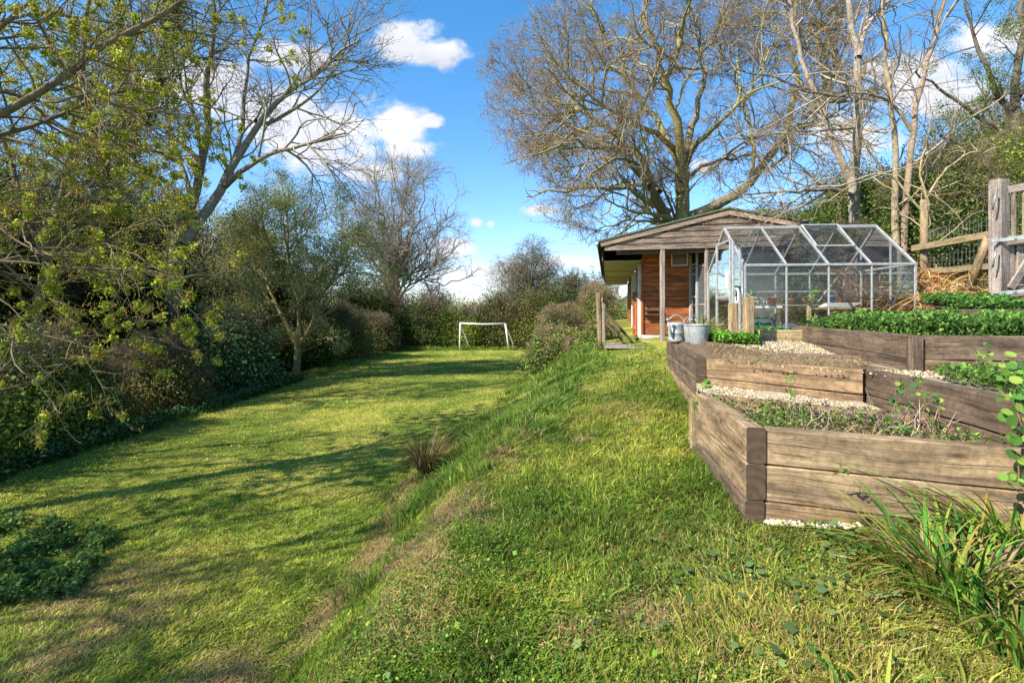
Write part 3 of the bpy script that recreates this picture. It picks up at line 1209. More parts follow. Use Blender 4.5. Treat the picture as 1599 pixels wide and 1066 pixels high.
sheet('soil', [(1.33, 2.76), (2.52, 2.30), (2.62, 3.05), (1.50, 3.92)], lambda x, y: .79 + 0 * x, M_SOIL, bedA, amp=.022)
# gravel strip between bed A and B
o = sheet('gravel_path', [(1.50, 3.99), (2.66, 3.02), (2.76, 3.9), (1.85, 4.95)], lambda x, y: .80 + 0 * x, M_GRAVEL, None)
tagp(o, kind='structure')

# bed B
bedB = root('raised_bed', (2.2, 5.0, .35), 'middle sleeper bed edging the path with bucket and watering can on its far end', 'raised bed')
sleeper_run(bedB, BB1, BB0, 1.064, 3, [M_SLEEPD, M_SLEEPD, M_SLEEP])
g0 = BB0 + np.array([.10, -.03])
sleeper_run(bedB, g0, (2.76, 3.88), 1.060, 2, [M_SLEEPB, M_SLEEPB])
# far cross board inside bed B: sunken sleeper edge dividing bed from gravel
sleeper_run(bedB, (2.90, 5.35), (3.60, 4.62), 1.085, 1, [M_SLEEPD], w=.12)

# bed C (right of bed A)
bedC = root('raised_bed', (2.9, 2.9, .4), 'dark sleeper retaining bed at right edge with purple flowering weeds above the front bed', 'raised bed')
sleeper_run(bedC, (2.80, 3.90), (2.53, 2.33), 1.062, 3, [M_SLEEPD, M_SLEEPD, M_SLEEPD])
# bed D (upper, nettles)
bedD = root('raised_bed', (3.9, 5.0, 1.0), 'long upper sleeper bed in front of the greenhouse full of nettles', 'raised bed')
D0_, D1_ = (3.22, 4.02), (3.92, 6.85)
sleeper_run(bedD, D1_, D0_, 1.335, 2, [M_SLEEPD, M_SLEEPD])
sleeper_run(bedD, (3.33, 3.985), (5.0, 3.42), 1.33, 2, [M_SLEEPD, M_SLEEPB])
m = MB()
m.beam((3.262, 3.985, .95), (3.262, 3.985, 1.32), .05, .09)
m.build('joint_post', M_SLEEPD, bedD)
sheet('soil', [(3.32, 4.05), (6.0, 3.5), (6.6, 6.3), (4.02, 6.8)], lambda x, y: 1.26 + np.maximum(0, x - 4.6) * .03, M_SOIL, bedD, .08)
# bed E (upper right)
bedE = root('raised_bed', (5.8, 5.5, 1.3), 'small grey sleeper bed high on the right below the wooden gate', 'raised bed')
sleeper_run(bedE, (5.02, 5.52), (5.52, 5.44), 1.555, 2, [M_SLEEPD], w=.1)
sleeper_run(bedE, (5.53, 5.44), (7.6, 5.2), 1.558, 2, [M_SLEEPD], w=.1)
sleeper_run(bedE, (5.12, 6.3), (5.03, 5.62), 1.55, 2, [M_SLEEPD], w=.1)
sheet('soil', [(5.12, 5.6), (7.8, 5.3), (8.2, 7.0), (5.2, 6.4)], lambda x, y: 1.53 + np.maximum(0, y - 5.6) * .15, M_SOIL, bedE, .1)
# light timber edging before the greenhouse
m = MB()
m.beam((3.32, 6.62, 1.21), (3.95, 6.55, 1.21), .1, .15, ch=.008, segs=4, jit=.002)
o = m.build('timber_edging', M_TAN)
tagp(o, 'pale tan timber edging board on the gravel in front of the greenhouse', 'timber')


# ---------------------------------------------------------------- gravel stones
def stones(n, sampler, zf, smin, smax, seed, cols, w=None):
    rng = np.random.RandomState(seed)
    x, y = sampler(rng, n)
    n = len(x)
    s = rng.uniform(smin, smax, n)
    base = np.array([[1, 0, 0], [0, 1, 0], [-1, 0, 0], [0, -1, 0], [.1, .1, .62], [0, 0, -.5]], float)
    a = rng.uniform(0, 6.28, n)
    V = base[None] * (1 + rng.uniform(-.3, .3, (n, 6, 1)))
    ca, sa = np.cos(a)[:, None], np.sin(a)[:, None]
    R = np.stack([V[..., 0] * ca - V[..., 1] * .75 * sa, V[..., 0] * sa + V[..., 1] * .75 * ca, V[..., 2]], -1) * s[:, None, None]
    R += np.stack([x, y, zf(x, y) + s * .25], -1)[:, None]
    T = np.array([[0, 1, 4], [1, 2, 4], [2, 3, 4], [3, 0, 4], [1, 0, 5], [2, 1, 5], [3, 2, 5], [0, 3, 5]])
    Tt = (T[None] + (np.arange(n) * 6)[:, None, None]).reshape(-1, 3)
    C = pal(rng, n, cols, w)
    return R.reshape(-1, 3), Tt, np.repeat(C, 6, 0)


def gravel_sampler(rng, n):
    x = rng.uniform(1.5, 5.4, n)
    y = 2.0 + rng.rand(n) * 5.0
    lineB = 3.9 - (x - 2.76) * .9
    # strip between A and B
    s1 = (x > 1.5 + 0) & (y > 3.99 - (x - 1.5) * .836 + .02) & (y < 4.85 - (x - 1.9) * 1.2) & (x < 2.66) & (x > 1.53 + (y - 3.99) * .365)
    # main gravel: right of bed B, left/front of D
    xr = 3.22 + (y - 4.02) * .247
    s2 = (y > 5.3 - (x - 2.9) * 1.05) & (x < xr - .01) & (y > 3.9) & (x > 2.75) & (y < 6.6)
    s3 = (x > 2.75) & (y > 3.55 - (x - 2.9) * .3) & (y < 3.97 - (x - 3.33) * .34) & (y <= 4.05)
    k = s1 | s2 | s3
    return x[k], y[k]


def gravel_z(x, y):
    return np.where((x < 2.7) & (y < 5.6 - (x - 1.3) * 1.25) & (y < 4.9 - (x - 1.9) * 1.0), .802, tz(x, y) + .002)


Vs, Ts, Cs = stones(21000, gravel_sampler, gravel_z, .008, .017, 12, [(.48, .38, .23), (.58, .49, .34), (.30, .21, .12), (.40, .33, .23)], [3, 2, 3, 2])
o = npmesh('gravel_stones', Vs, None, Ts, Cs, M_STONE)
tagp(o, 'cream and white gravel stones covering the paths between the raised beds', 'gravel', kind='stuff')

# white packing pieces under the front sleeper
rngw = np.random.RandomState(4)


def white_s(rng, n):
    t = rng.uniform(.0, .45, n)
    p = f0[None] + dF[None] * t[:, None] - np.array([-dF[1], dF[0]])[None] * rng.uniform(.0, .05, (n, 1))
    return p[:, 0], p[:, 1]


Vs, Ts, Cs = stones(260, white_s, lambda x, y: gz(x, y) + .02, .006, .016, 13, [(.60, .52, .36), (.68, .62, .5), (.35, .27, .17)])
o = npmesh('spilled_gravel', Vs, None, Ts, Cs, M_STONE)
tagp(o, 'white gravel spilling out below the front sleeper of the nearest bed', 'gravel', kind='stuff')


# ---------------------------------------------------------------- bed plants
def quad_sample(rng, n, q):
    a, b, c, d = [np.array(v, float) for v in q]
    u, v = rng.rand(n, 1), rng.rand(n, 1)
    return (a * (1 - u) + b * u) * (1 - v) + (d * (1 - u) + c * u) * v


def weedy(name, q, zb, n, cols, w, size, hgt, seed, label, cat, clump=.25, purple=0, straw=0, thr=.35, asp=.6):
    rng = np.random.RandomState(seed)
    acc = Acc()
    P = quad_sample(rng, n, q)
    cl = fb(P[:, 0], P[:, 1], clump, seed)
    k = rng.rand(n) < sstep(thr, thr + .25, cl) + .05
    P, cl = P[k], cl[k]
    n = len(P)
    zz = zb(P[:, 0], P[:, 1])
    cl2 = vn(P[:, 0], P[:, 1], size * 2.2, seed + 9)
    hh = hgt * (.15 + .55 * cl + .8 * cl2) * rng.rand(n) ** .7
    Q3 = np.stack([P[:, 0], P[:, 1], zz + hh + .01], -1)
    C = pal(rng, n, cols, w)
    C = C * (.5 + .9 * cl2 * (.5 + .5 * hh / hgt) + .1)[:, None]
    leaves(Q3, rng.uniform(size * .45, size * 1.5, n), acc, C, rng, .7, asp)
    if purple:
        m = purple
        Pc = quad_sample(rng, m, q)
        cl = fb(Pc[:, 0], Pc[:, 1], .35, seed + 50)
        Pc = Pc[rng.rand(m) < sstep(.5, .62, cl)]
        m = len(Pc)
        if m:
            rep = 16
            base = np.repeat(Pc, rep, 0) + rng.normal(0, .012, (m * rep, 2))
            hz = rng.rand(m * rep)
            Q4 = np.stack([base[:, 0], base[:, 1], zb(base[:, 0], base[:, 1]) + .02 + hz * .11], -1)
            hi = hz[:, None] > .45
            C = np.where(hi, pal(rng, m * rep, [(.16, .06, .09), (.22, .09, .15), (.13, .08, .06), (.28, .14, .24)]), pal(rng, m * rep, [(.09, .16, .04), (.14, .22, .06)]))
            leaves(Q4, rng.uniform(.012, .028, m * rep), acc, C, rng, .6, .8)
    if straw:
        m = straw
        Pc = quad_sample(rng, m, q)
        a = rng.uniform(0, 6.28, m)
        L = rng.uniform(.03, .12, m)
        D = np.stack([np.cos(a), np.sin(a), rng.uniform(-.05, .4, m)], -1) * L[:, None]
        p0 = np.stack([Pc[:, 0], Pc[:, 1], zb(Pc[:, 0], Pc[:, 1]) + .01], -1)
        PP = np.stack([p0, p0 + D * .5 + np.array([0, 0, .008]), p0 + D], 1)
        S = norm(np.cross(D, np.array([0, 0, 1.])))
        C = pal(rng, m, [(.42, .30, .16), (.5, .4, .25), (.24, .15, .08)])
        ribbons(PP, rng.uniform(.002, .005, m), S, acc, C)
    o = acc.build(name, M_LEAF)
    tagp(o, label, cat, kind='stuff')
    return o


weedy('bed_weeds', [(1.36, 2.8), (2.5, 2.36), (2.60, 3.03), (1.52, 3.86)], lambda x, y: .795 + 0 * x, 8500,
      [(.07, .14, .03), (.12, .2, .04), (.2, .28, .06), (.12, .10, .05)], [3, 4, 2, 1], .02, .09, 31,
      'low green weeds and purple dead nettles growing in the front raised bed', 'weeds', purple=60, straw=1800, thr=.4)
weedy('flowering_weeds', [(2.68, 2.3), (3.9, 1.9), (4.3, 3.2), (2.95, 3.55)], lambda x, y: 1.05 + 0 * x, 15000,
      [(.07, .15, .03), (.12, .22, .04), (.2, .30, .07)], [3, 4, 2], .028, .09, 33,
      'green and purple flowering weeds covering the right hand terrace bed', 'weeds', purple=170, straw=900)
weedy('nettles', [(3.36, 4.12), (5.9, 3.4), (6.4, 6.3), (4.0, 6.7)], lambda x, y: 1.27 + np.maximum(0, x - 4.6) * .03, 75000,
      [(.045, .11, .025), (.075, .16, .03), (.125, .225, .045), (.2, .3, .06)], [3, 4, 3, 2], .042, .21, 35,
      'thick dark green nettles filling the long upper raised bed', 'nettles', thr=.2, asp=.5)
weedy('gate_weeds', [(5.15, 5.6), (7.8, 5.3), (8.1, 7.0), (5.2, 6.3)], lambda x, y: 1.54 + np.maximum(0, y - 5.6) * .15, 16000,
      [(.05, .13, .03), (.09, .2, .035), (.16, .27, .05)], [3, 4, 2], .04, .11, 37,
      'bright green low plants in the small upper bed below the gate', 'weeds', thr=.1)
weedy('bucket_weeds', [(2.62, 6.2), (3.05, 6.05), (3.35, 6.8), (2.6, 7.4)], lambda x, y: tz(x, y), 5200,
      [(.06, .16, .02), (.12, .27, .03), (.2, .36, .05)], [2, 4, 2], .045, .12, 39,
      'bright green leafy weeds growing round the galvanised bucket', 'weeds', thr=.25)
weedy('dry_litter', [(2.05, 4.75), (2.78, 3.98), (3.5, 4.75), (2.45, 6.4)], lambda x, y: tz(x, y), 300,
      [(.10, .16, .03), (.3, .25, .12)], [1, 1], .03, .02, 41,
      'straw coloured dead stems and clippings lying on the middle raised bed', 'litter', straw=5200)
weedy('greenhouse_weeds', [(3.35, 6.72), (4.0, 6.68), (4.0, 7.0), (3.35, 7.04)], lambda x, y: 1.18 + 0 * x, 3600,
      [(.05, .14, .03), (.11, .24, .04)], [1, 1], .035, .12, 43,
      'small bright weeds at the foot of the greenhouse glass', 'weeds', thr=.1)

# tall bare stalks in front bed
rng = np.random.RandomState(44)
acc = Acc()
bases = quad_sample(rng, 95, [(1.7, 2.9), (2.4, 2.65), (2.5, 3.0), (1.85, 3.45)])
P = []
for b in bases:
    d = rng.normal(size=3) * .35
    d[2] = 1
    d = d / np.linalg.norm(d)
    p = np.array([b[0], b[1], .79])
    L = rng.uniform(.08, .28)
    row = [p]
    for k in range(5):
        d = d + rng.normal(size=3) * .28
        d /= np.linalg.norm(d)
        row.append(row[-1] + d * L / 5)
    P.append(row)
P = np.array(P)
R = np.full(P.shape[:2], .003) * np.linspace(1, .4, 6)[None]
tubes(P, R, 4, acc, pal(rng, len(P), [(.50, .40, .27), (.6, .5, .36), (.33, .22, .13)]))
o = acc.build('dead_stalks', M_STRAW)
tagp(o, 'thin pale dead stalks standing up from the front raised bed', 'stalks', kind='stuff')


def vine(label, path, n, seed, size=(.03, .055), spread=.05, cols=None, name='creeping_plant'):
    rng = np.random.RandomState(seed)
    path = np.array(path, float)
    r = root(name, path[0], label, 'plant')
    acc = Acc()
    t = np.linspace(0, len(path) - 1, 16)
    pts = np.stack([np.interp(t, range(len(path)), path[:, i]) for i in range(3)], -1)
    pts[1:-1] += rng.normal(0, .008, (14, 3))
    tubes(pts[None], np.linspace(.004, .0015, 16)[None], 4, acc, np.array([[.16, .10, .05]]))
    acc.build('stem', M_TWIG, r)
    acc = Acc()
    k = rng.uniform(0, 15, n)
    P = np.stack([np.interp(k, range(16), pts[:, i]) for i in range(3)], -1) + rng.normal(0, spread, (n, 3)) * np.array([1, 1, .7])
    C = pal(rng, n, cols or [(.09, .2, .035), (.14, .28, .045), (.24, .35, .06), (.06, .14, .04)])
    # round leaves: octagons
    nn = norm(np.stack([rng.normal(size=n) * .5, -np.ones(n) + rng.normal(size=n) * .4, np.ones(n) * .7 + rng.normal(size=n) * .4], -1))
    a = norm(np.cross(nn, rng.normal(size=(n, 3))))
    b = np.cross(nn, a)
    s = rng.uniform(size[0] * .6, size[1] * .85, n)[:, None] / 2
    an = np.linspace(0, 2 * math.pi, 9)[:-1]
    V = np.stack([P - nn * s * .15] + [P + a * s * math.cos(q) * (1.15 if i == 0 else 1) + b * s * math.sin(q) for i, q in enumerate(an)], 1)
    i0 = np.arange(n) * 9
    Q = np.concatenate([np.stack([i0, i0 + 1 + i, i0 + 2 + i, i0 + 1 + (i + 2) % 8], -1) for i in range(0, 8, 2)])
    acc.add(V.reshape(-1, 3), Q, np.repeat(C, 9, 0))
    acc.build('leaves', M_LEAF, r)
    return r


vine('round leaved climber spilling over the right end of the front bed wall', [W(1590, 760, 2.2), W(1598, 700, 2.22), W(1590, 640, 2.25), W(1585, 590, 2.35), W(1592, 560, 2.45)], 95, 51, (.04, .065), .035)
vine('small green sprig growing from a crack in the front sleeper wall', [W(1300, 740, 2.50), W(1318, 735, 2.45), W(1330, 737, 2.42)], 12, 52, (.012, .028), .010)
vine('leafy sprig with round leaves against the dark right hand retaining wall', [W(1460, 660, 2.75), W(1440, 620, 2.8), W(1432, 598, 2.82), W(1428, 585, 2.85)], 16, 53, (.022, .045), .014)
vine('trailing stem of round leaves hanging before the upper bed at right', [W(1575, 575, 3.2), W(1540, 562, 3.3), W(1520, 570, 3.35), W(1535, 548, 3.4), W(1555, 542, 3.4)], 26, 54, (.025, .05), .03)
vine('small climber rising at the back left corner of the front bed', [W(1088, 640, 3.9), W(1095, 620, 3.92), W(1100, 600, 3.95), W(1112, 597, 3.95)], 18, 55, (.03, .06), .02)
vine('pair of round leaves on a thin stem before the middle bed wall', [W(1240, 615, 3.4), W(1228, 600, 3.5), W(1238, 588, 3.55), W(1244, 580, 3.6)], 9, 56, (.03, .05), .015)
vine('green shoot with round leaves standing in the right of the front bed', [W(1490, 680, 2.5), W(1468, 650, 2.55), W(1462, 628, 2.6), W(1458, 620, 2.6)], 10, 57, (.02, .035), .014)
vine('spray of yellow green round leaves in the front bed beside the right wall', [W(1395, 655, 2.8), W(1402, 628, 2.85), W(1410, 604, 2.9), W(1405, 592, 2.9)], 22, 58, (.02, .042), .022)


# ---------------------------------------------------------------- sedge clumps
def sedge(name, label, c, n, L, seed, cols, w=(.008, .016), cat='sedge', spreadr=.18, upd=.9, lean=(0, 0)):
    rng = np.random.RandomState(seed)
    r = root(name, c, label, cat)
    acc = Acc()
    a = rng.uniform(0, 6.283, n)
    rr = spreadr * np.sqrt(rng.rand(n))
    base = np.stack([c[0] + rr * np.cos(a), c[1] + rr * np.sin(a), np.full(n, c[2] - .01)], -1)
    a2 = a + rng.normal(0, .7, n)
    out = np.stack([np.cos(a2) + lean[0], np.sin(a2) + lean[1], 0 * a2], -1) * rng.uniform(.25, 1.15, n)[:, None]
    Ln = rng.uniform(L[0], L[1], n)
    t = np.linspace(0, 1, 8)
    droop = rng.uniform(.2, 1.15, n)
    P = base[:, None] + np.array([0, 0, 1]) * (Ln[:, None] * (upd * t[None] - droop[:, None] * .62 * t[None] ** 2.3))[..., None] + out[:, None] * (Ln[:, None] * (.25 * t + .5 * t ** 1.8)[None])[..., None]
    S = norm(np.stack([-np.sin(a2), np.cos(a2), rng.normal(size=n) * .3], -1))
    C0 = pal(rng, n, cols)
    C1 = C0 * 1.1
    tip = rng.rand(n, 1) < .4
    C1 = np.where(tip, np.array([.42, .26, .07]), C1)
    dead = rng.rand(n, 1) < .14
    C0 = np.where(dead, np.array([.40, .28, .16]), C0)
    C1 = np.where(dead, np.array([.45, .33, .2]), C1)
    ribbons(P, rng.uniform(w[0], w[1], n), S, acc, C0, C1, .92)
    # folded: second ribbon strip at angle gives a V section
    S2 = norm(S + np.array([0, 0, .9]))
    ribbons(P, rng.uniform(w[0], w[1], n) * .6, S2, acc, C0 * .85, C1 * .85, .92)
    acc.build('blades', M_GRASS, r)
    return r


SG = [(.06, .17, .025), (.11, .26, .035), (.19, .36, .045), (.32, .42, .06)]
for (px, py, sc_, nn, sd, lb) in [(1490, 935, 1.0, 260, 61, 'large arching green sedge clump in the right foreground before the bed'),
                                  (1590, 900, 1.0, 220, 62, 'large strappy sedge clump cut by the right edge of the picture'),
                                  (1600, 1010, .8, 110, 63, 'low sedge clump with brown tips in the bottom right corner'),
                                  (1395, 1085, .5, 45, 64, 'small sedge tuft at the bottom edge right of centre')]:
    z0 = float(gz(1.7, 1.9))
    d = (EZ - z0) * F / (py - 490)
    p = W(px, py, d)
    z0 = float(gz(p[0], p[1]))
    sedge('sedge_clump', lb, (p[0], p[1], z0), nn, (.28 * sc_, .58 * sc_), sd, SG, (.008, .017), lean=(-.15, .1))
sedge('rush_tuft', 'dark spiky rush tuft standing at the foot of the grassy bank', (-1.05, 6.1, float(gz(-1.05, 6.1))), 420, (.3, .75), 65, [(.06, .08, .02), (.11, .12, .03), (.2, .16, .06), (.06, .12, .02)], (.006, .010), 'rush', .1, 1.0)
sedge('strappy_plant', 'yellow green strap leaved plant behind the galvanised bucket by the greenhouse', (2.95, 7.6, 1.12), 130, (.25, .55), 66, [(.16, .24, .04), (.26, .33, .06), (.34, .30, .1)], (.014, .024), 'plant', .17, 1.0)
sedge('dry_tuft', 'tangle of dry brown stems rising beside the watering can', (2.62, 7.15, 1.1), 70, (.2, .5), 67, [(.30, .2, .1), (.4, .3, .16)], (.004, .007), 'plant', .1, 1.0)


# ================================================================ shed
YAW = math.radians(11)
SU = Vector((math.cos(YAW), -math.sin(YAW), 0))
SV = Vector((math.sin(YAW), math.cos(YAW), 0))
SO = Vector((2.15, 11.6, 0))
SB = .86            # base level


def S(s, v, z):
    return SO + SU * s + SV * v + Vector((0, 0, z))


def build_shed():
    r = root('timber_shed', S(2.75, 5, SB), 'long low timber stable shed with red boarded porch and shallow gable roof', 'shed')
    ez, pz = EZ + 1.66, EZ + 2.30
    Lv = 10.6
    hw = 2.75
    slope = (pz - ez) / hw
    # gable cladding: horizontal overlapping boards
    m = MB()
    zb = EZ + 1.47
    bh = .135
    k = 0
    z = zb
    while z < pz - .08:
        zt = z + bh
        zm = z + bh * .5
        s0 = max(.03, (zm + .05 - ez) / slope) if zm + .05 > ez else .03
        s1 = 2 * hw - s0
        # three lengths with butt joints
        cuts = [s0] + sorted(RND.uniform(s0 + .3, s1 - .3) for _ in range(1 if s1 - s0 < 3 else 2)) + [s1]
        for a, b in zip(cuts[:-1], cuts[1:]):
            m.beam(S(a, -.02, zm), S(b - .004, -.02 , zm + RND.uniform(-.004, .004)), .022, bh - .022, up=(SV * -.16 + Vector((0, 0, 1))), ch=.004, segs=5, jit=.004)
        z = zt
        k += 1
    m.build('gable_boards', M_SHED, r)
    m = MB()
    m.slab([S(.1, .01, zb + .02), S(2 * hw - .1, .01, zb + .02), S(2 * hw - .1, .01, ez), S(hw, .01, pz - .03), S(.1, .01, ez)], SV * .03)
    m.build('gable_backing', M_DARKIN, r)
    # barge boards
    m = MB()
    m.beam(S(-.06, -.06, ez - .035), S(hw, -.06, pz - .035), .028, .11, up=(0, 0, 1))
    m.build('barge_board', M_BARGE, r)
    m = MB()
    m.beam(S(hw, -.06, pz - .035), S(2 * hw + .06, -.06, ez - .035), .028, .11, up=(0, 0, 1))
    m.build('barge_board', M_BARGE, r)
    # roof planes
    for sgn in (0, 1):
        m = MB()
        if sgn == 0:
            q = [S(-.12, -.1, ez + .015), S(hw, -.1, pz + .045), S(hw, Lv + .1, pz + .045), S(-.12, Lv + .1, ez + .015)]
        else:
            q = [S(hw, -.1, pz + .045), S(2 * hw + .12, -.1, ez + .015), S(2 * hw + .12, Lv + .1, ez + .015), S(hw, Lv + .1, pz + .045)]
        m.slab(q, (0, 0, .04))
        m.build('roof', M_ROOF, r)
    m = MB()
    n = 24
    for i in range(n):
        a = S(-.13, -.1 + (Lv + .2) * i / n, ez - .03)
        b = S(-.13, -.1 + (Lv + .2) * (i + 1) / n, ez - .03)
        m.beam(a, b, .03, .12)
    m.build('gutter', M_ROOF, r)
    m = MB()
    m.tube([S(-.15, -.13, ez + .0), S(-.15, -.10, ez - .05)], .035, 10)
    m.build('gutter_end_cap', M_WHITE, r)
    # tie beam under gable
    m = MB()
    m.beam(S(.3, .10, zb - .03), S(2 * hw - .1, .10, zb - .03), .07, .09)
    m.build('tie_beam', M_DARKW, r)
    # rafters under the porch overhang
    for v in (.35, .7):
        m = MB()
        m.beam(S(-.02, v, ez - .06), S(2.0, v, ez - .06 + slope * 2.0), .05, .1)
        m.build('rafter', M_DARKW, r)
    # porch ceiling
    m = MB()
    m.slab([S(.0, .05, ez - .0), S(2.6, .05, ez + slope * 2.6), S(2.6, 1.0, ez + slope * 2.6), S(.0, 1.0, ez)], (0, 0, .015))
    m.build('porch_ceiling', M_RED, r)
    # soffit panels
    sz = EZ + 1.32
    npan = 4
    for i in range(npan):
        v0 = .95 + (Lv - .95) * (i / npan) + .02
        v1 = .95 + (Lv - .95) * ((i + 1) / npan) - .04
        m = MB()
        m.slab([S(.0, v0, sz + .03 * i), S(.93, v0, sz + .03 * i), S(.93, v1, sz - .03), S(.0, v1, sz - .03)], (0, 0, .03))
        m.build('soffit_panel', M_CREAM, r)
        m = MB()
        m.beam(S(.0, v1 + .02, sz + .0), S(.93, v1 + .02, sz + .0), .03, .08)
        m.build('soffit_batten', M_DARKW, r)
    # inner fascia along eave
    m = MB()
    m.beam(S(-.03, .9, sz + .16), S(-.03, Lv, sz + .16), .03, .3)
    m.build('eave_fascia', M_DARKW, r)
    # red end wall, horizontal boards
    m = MB()
    z = SB + .12
    while z < EZ + 1.75:
        m.beam(S(.95, 1.02, z + .06), S(2.08, 1.02, z + .06), .02, .113, up=(SV * -.12 + Vector((0, 0, 1))), ch=.004, segs=3, jit=.002)
        z += .12
    m.build('end_wall', M_RED, r)
    m = MB()
    m.slab([S(.98, 1.05, SB), S(5.4, 1.05, SB), S(5.4, 1.05, ez + .1), S(.98, 1.05, ez + .1)], SV * .03)
    m.build('end_wall_backing', M_DARKIN, r)
    m = MB()
    m.beam(S(.95, .99, SB), S(.95, .99, EZ + 1.4), .06, .05)
    m.build('corner_trim', M_RED, r)
    # white plinth block
    m = MB()
    m.beam(S(.93, .97, SB + .0), S(1.42, .97, SB + .0), .08, .22, ch=.02)
    m.build('plinth', M_CONC, r)
    # side wall boards (facing left)
    m = MB()
    z = SB + .05
    while z < EZ + 1.3:
        m.beam(S(.96, 1.05, z + .06), S(.96, Lv, z + .06), .02, .128, ch=.003, segs=2)
        z += .12
    m.build('side_wall', M_RED, r)
    # open stable door + frames on the side wall
    m = MB()
    m.beam(S(.91, 1.35, SB + .02), S(.91, 1.35, EZ + 1.28), .05, .09)
    m.build('door_frame', M_WHITE, r)
    m = MB()
    for z in (SB + .2, SB + .7):
        pass
    for i in range(6):
        a = S(.90 - i * .025, 1.5 + i * .09, SB + .08)
        m.beam(a, a + Vector((0, 0, 1.15)), .025, .088, up=SV)
    m.beam(S(.88, 1.5, SB + .25), S(.75, 1.98, SB + .25), .025, .09)
    m.beam(S(.88, 1.5, SB + 1.05), S(.75, 1.98, SB + 1.05), .025, .09)
    d = m.build('stable_door', M_RED, r)
    m = MB()
    m.tube([S(.84, 1.52, SB + 1.13), S(.80, 1.56, SB + 1.12)], .012, 8)
    m.build('door_bolt', M_STEEL, d)
    m = MB()
    m.beam(S(.90, 3.4, SB + .02), S(.90, 3.4, EZ + 1.25), .05, .09)
    m.build('door_frame', M_WHITE, r)
    m = MB()
    m.beam(S(.90, 4.6, SB + .02), S(.90, 4.6, EZ + 1.25), .05, .09)
    m.build('door_frame', M_WHITE, r)
    # shelf on red wall
    m = MB()
    m.beam(S(1.0, .93, EZ - .02), S(1.4, .93, EZ - .02), .16, .03)
    m.beam(S(1.02, .95, EZ + .10), S(1.4, .95, EZ + .10), .12, .05)
    m.build('wall_shelf', M_DARKW, r)
    # louvre vent
    m = MB()
    c0, c1, z0, z1 = 1.66, 2.03, EZ + 1.2, EZ + 1.5
    m.beam(S(c0, .975, z0), S(c1, .975, z0), .04, .025)
    m.beam(S(c0, .975, z1), S(c1, .975, z1), .04, .025)
    m.beam(S(c0, .975, z0), S(c0, .975, z1), .04, .025)
    m.beam(S(c1, .975, z0), S(c1, .975, z1), .04, .025)
    v = m.build('louvre_vent', M_WHITE, r)
    for i in range(5):
        m = MB()
        zz = z0 + .04 + i * .055
        m.beam(S(c0 + .02, .97, zz), S(c1 - .02, .97, zz), .006, .05, up=(SV * .8 + Vector((0, 0, 1))))
        m.build('slat', M_CREAM, v)
    # posts
    m = MB()
    m.beam(S(1.34, .04, SB - .15), S(1.34, .04, zb + .06), .10, .10, ch=.01, segs=6, jit=.003)
    m.build('post', M_GREYW, r)
    m = MB()
    m.beam(S(2.30, .04, SB), S(2.30, .04, zb + .02), .06, .07)
    m.build('post', M_GREYW, r)
    # mesh-lined pen front
    for (s0, v0, s1, v1, z0, z1) in [(2.34, .03, 3.9, .03, SB + .1, zb - .05), (2.30, .08, 2.12, .95, SB + .35, zb - .35)]:
        m = MB()
        m.beam(S(s0, v0, z1), S(s1, v1, z1), .04, .06)
        m.beam(S(s0, v0, (z0 + z1) / 2 - .2), S(s1, v1, (z0 + z1) / 2 - .2), .035, .05)
        m.beam(S(s1, v1, z0), S(s1, v1, z1), .04, .05)
        f = m.build('pen_frame', M_DARKW if s1 > 3 else M_GREYW, r)
        m = MB()
        L = math.hypot(s1 - s0, v1 - v0)
        H = z1 - z0
        st = .055
        a = -H
        while a < L:
            for sg in (1, -1):
                # diagonal u = a + t, z = z0 + t
                t0 = max(0, -a)
                t1 = min(H, L - a)
                if t1 <= t0:
                    continue
                pts = []
                for t in (t0, t1):
                    u = (a + t) / L
                    zz = z0 + t if sg == 1 else z1 - t
                    pts.append(S(s0 + (s1 - s0) * u, v0 + (v1 - v0) * u, zz))
                m.tube(pts, .0022, 3, False)
            a += st
        m.build('wire_mesh', M_GALV, f)
    # window frame/door inside porch at right of red wall
    m = MB()
    m.beam(S(2.10, .98, SB + .1), S(2.10, .98, EZ + 1.45), .05, .05)
    m.beam(S(2.18, .55, SB + .1), S(2.18, .55, EZ + 1.45), .045, .05)
    for z in (SB + .5, SB + 1.05, SB + 1.6, EZ + 1.2):
        m.beam(S(2.11, .95, z), S(2.18, .58, z), .03, .04)
    m.build('inner_door_frame', M_CREAM, r)
    m = MB()
    m.slab([S(2.3, .9, SB + .1), S(5.3, .9, SB + .1), S(5.3, .9, zb), S(2.3, .9, zb)], SV * .02)
    m.build('pen_back_board', M_DARKW, r)
    m = MB()
    m.slab([S(.9, .0, SB - .10), S(5.5, .0, SB - .10), S(5.5, Lv, SB - .10), S(.9, Lv, SB - .10)], (0, 0, .1))
    m.build('floor_slab', M_CONC, r)
    m = MB()
    m.slab([S(1.0, Lv - .05, SB), S(5.4, Lv - .05, SB), S(5.4, Lv - .05, ez), S(1.0, Lv - .05, ez)], SV * .03)
    m.build('rear_wall', M_RED, r)
    m = MB()
    m.slab([S(5.45, .1, SB), S(5.45, Lv, SB), S(5.45, Lv, ez), S(5.45, .1, ez)], SU * .03)
    m.build('side_wall', M_SHED, r)
    return r


build_shed()

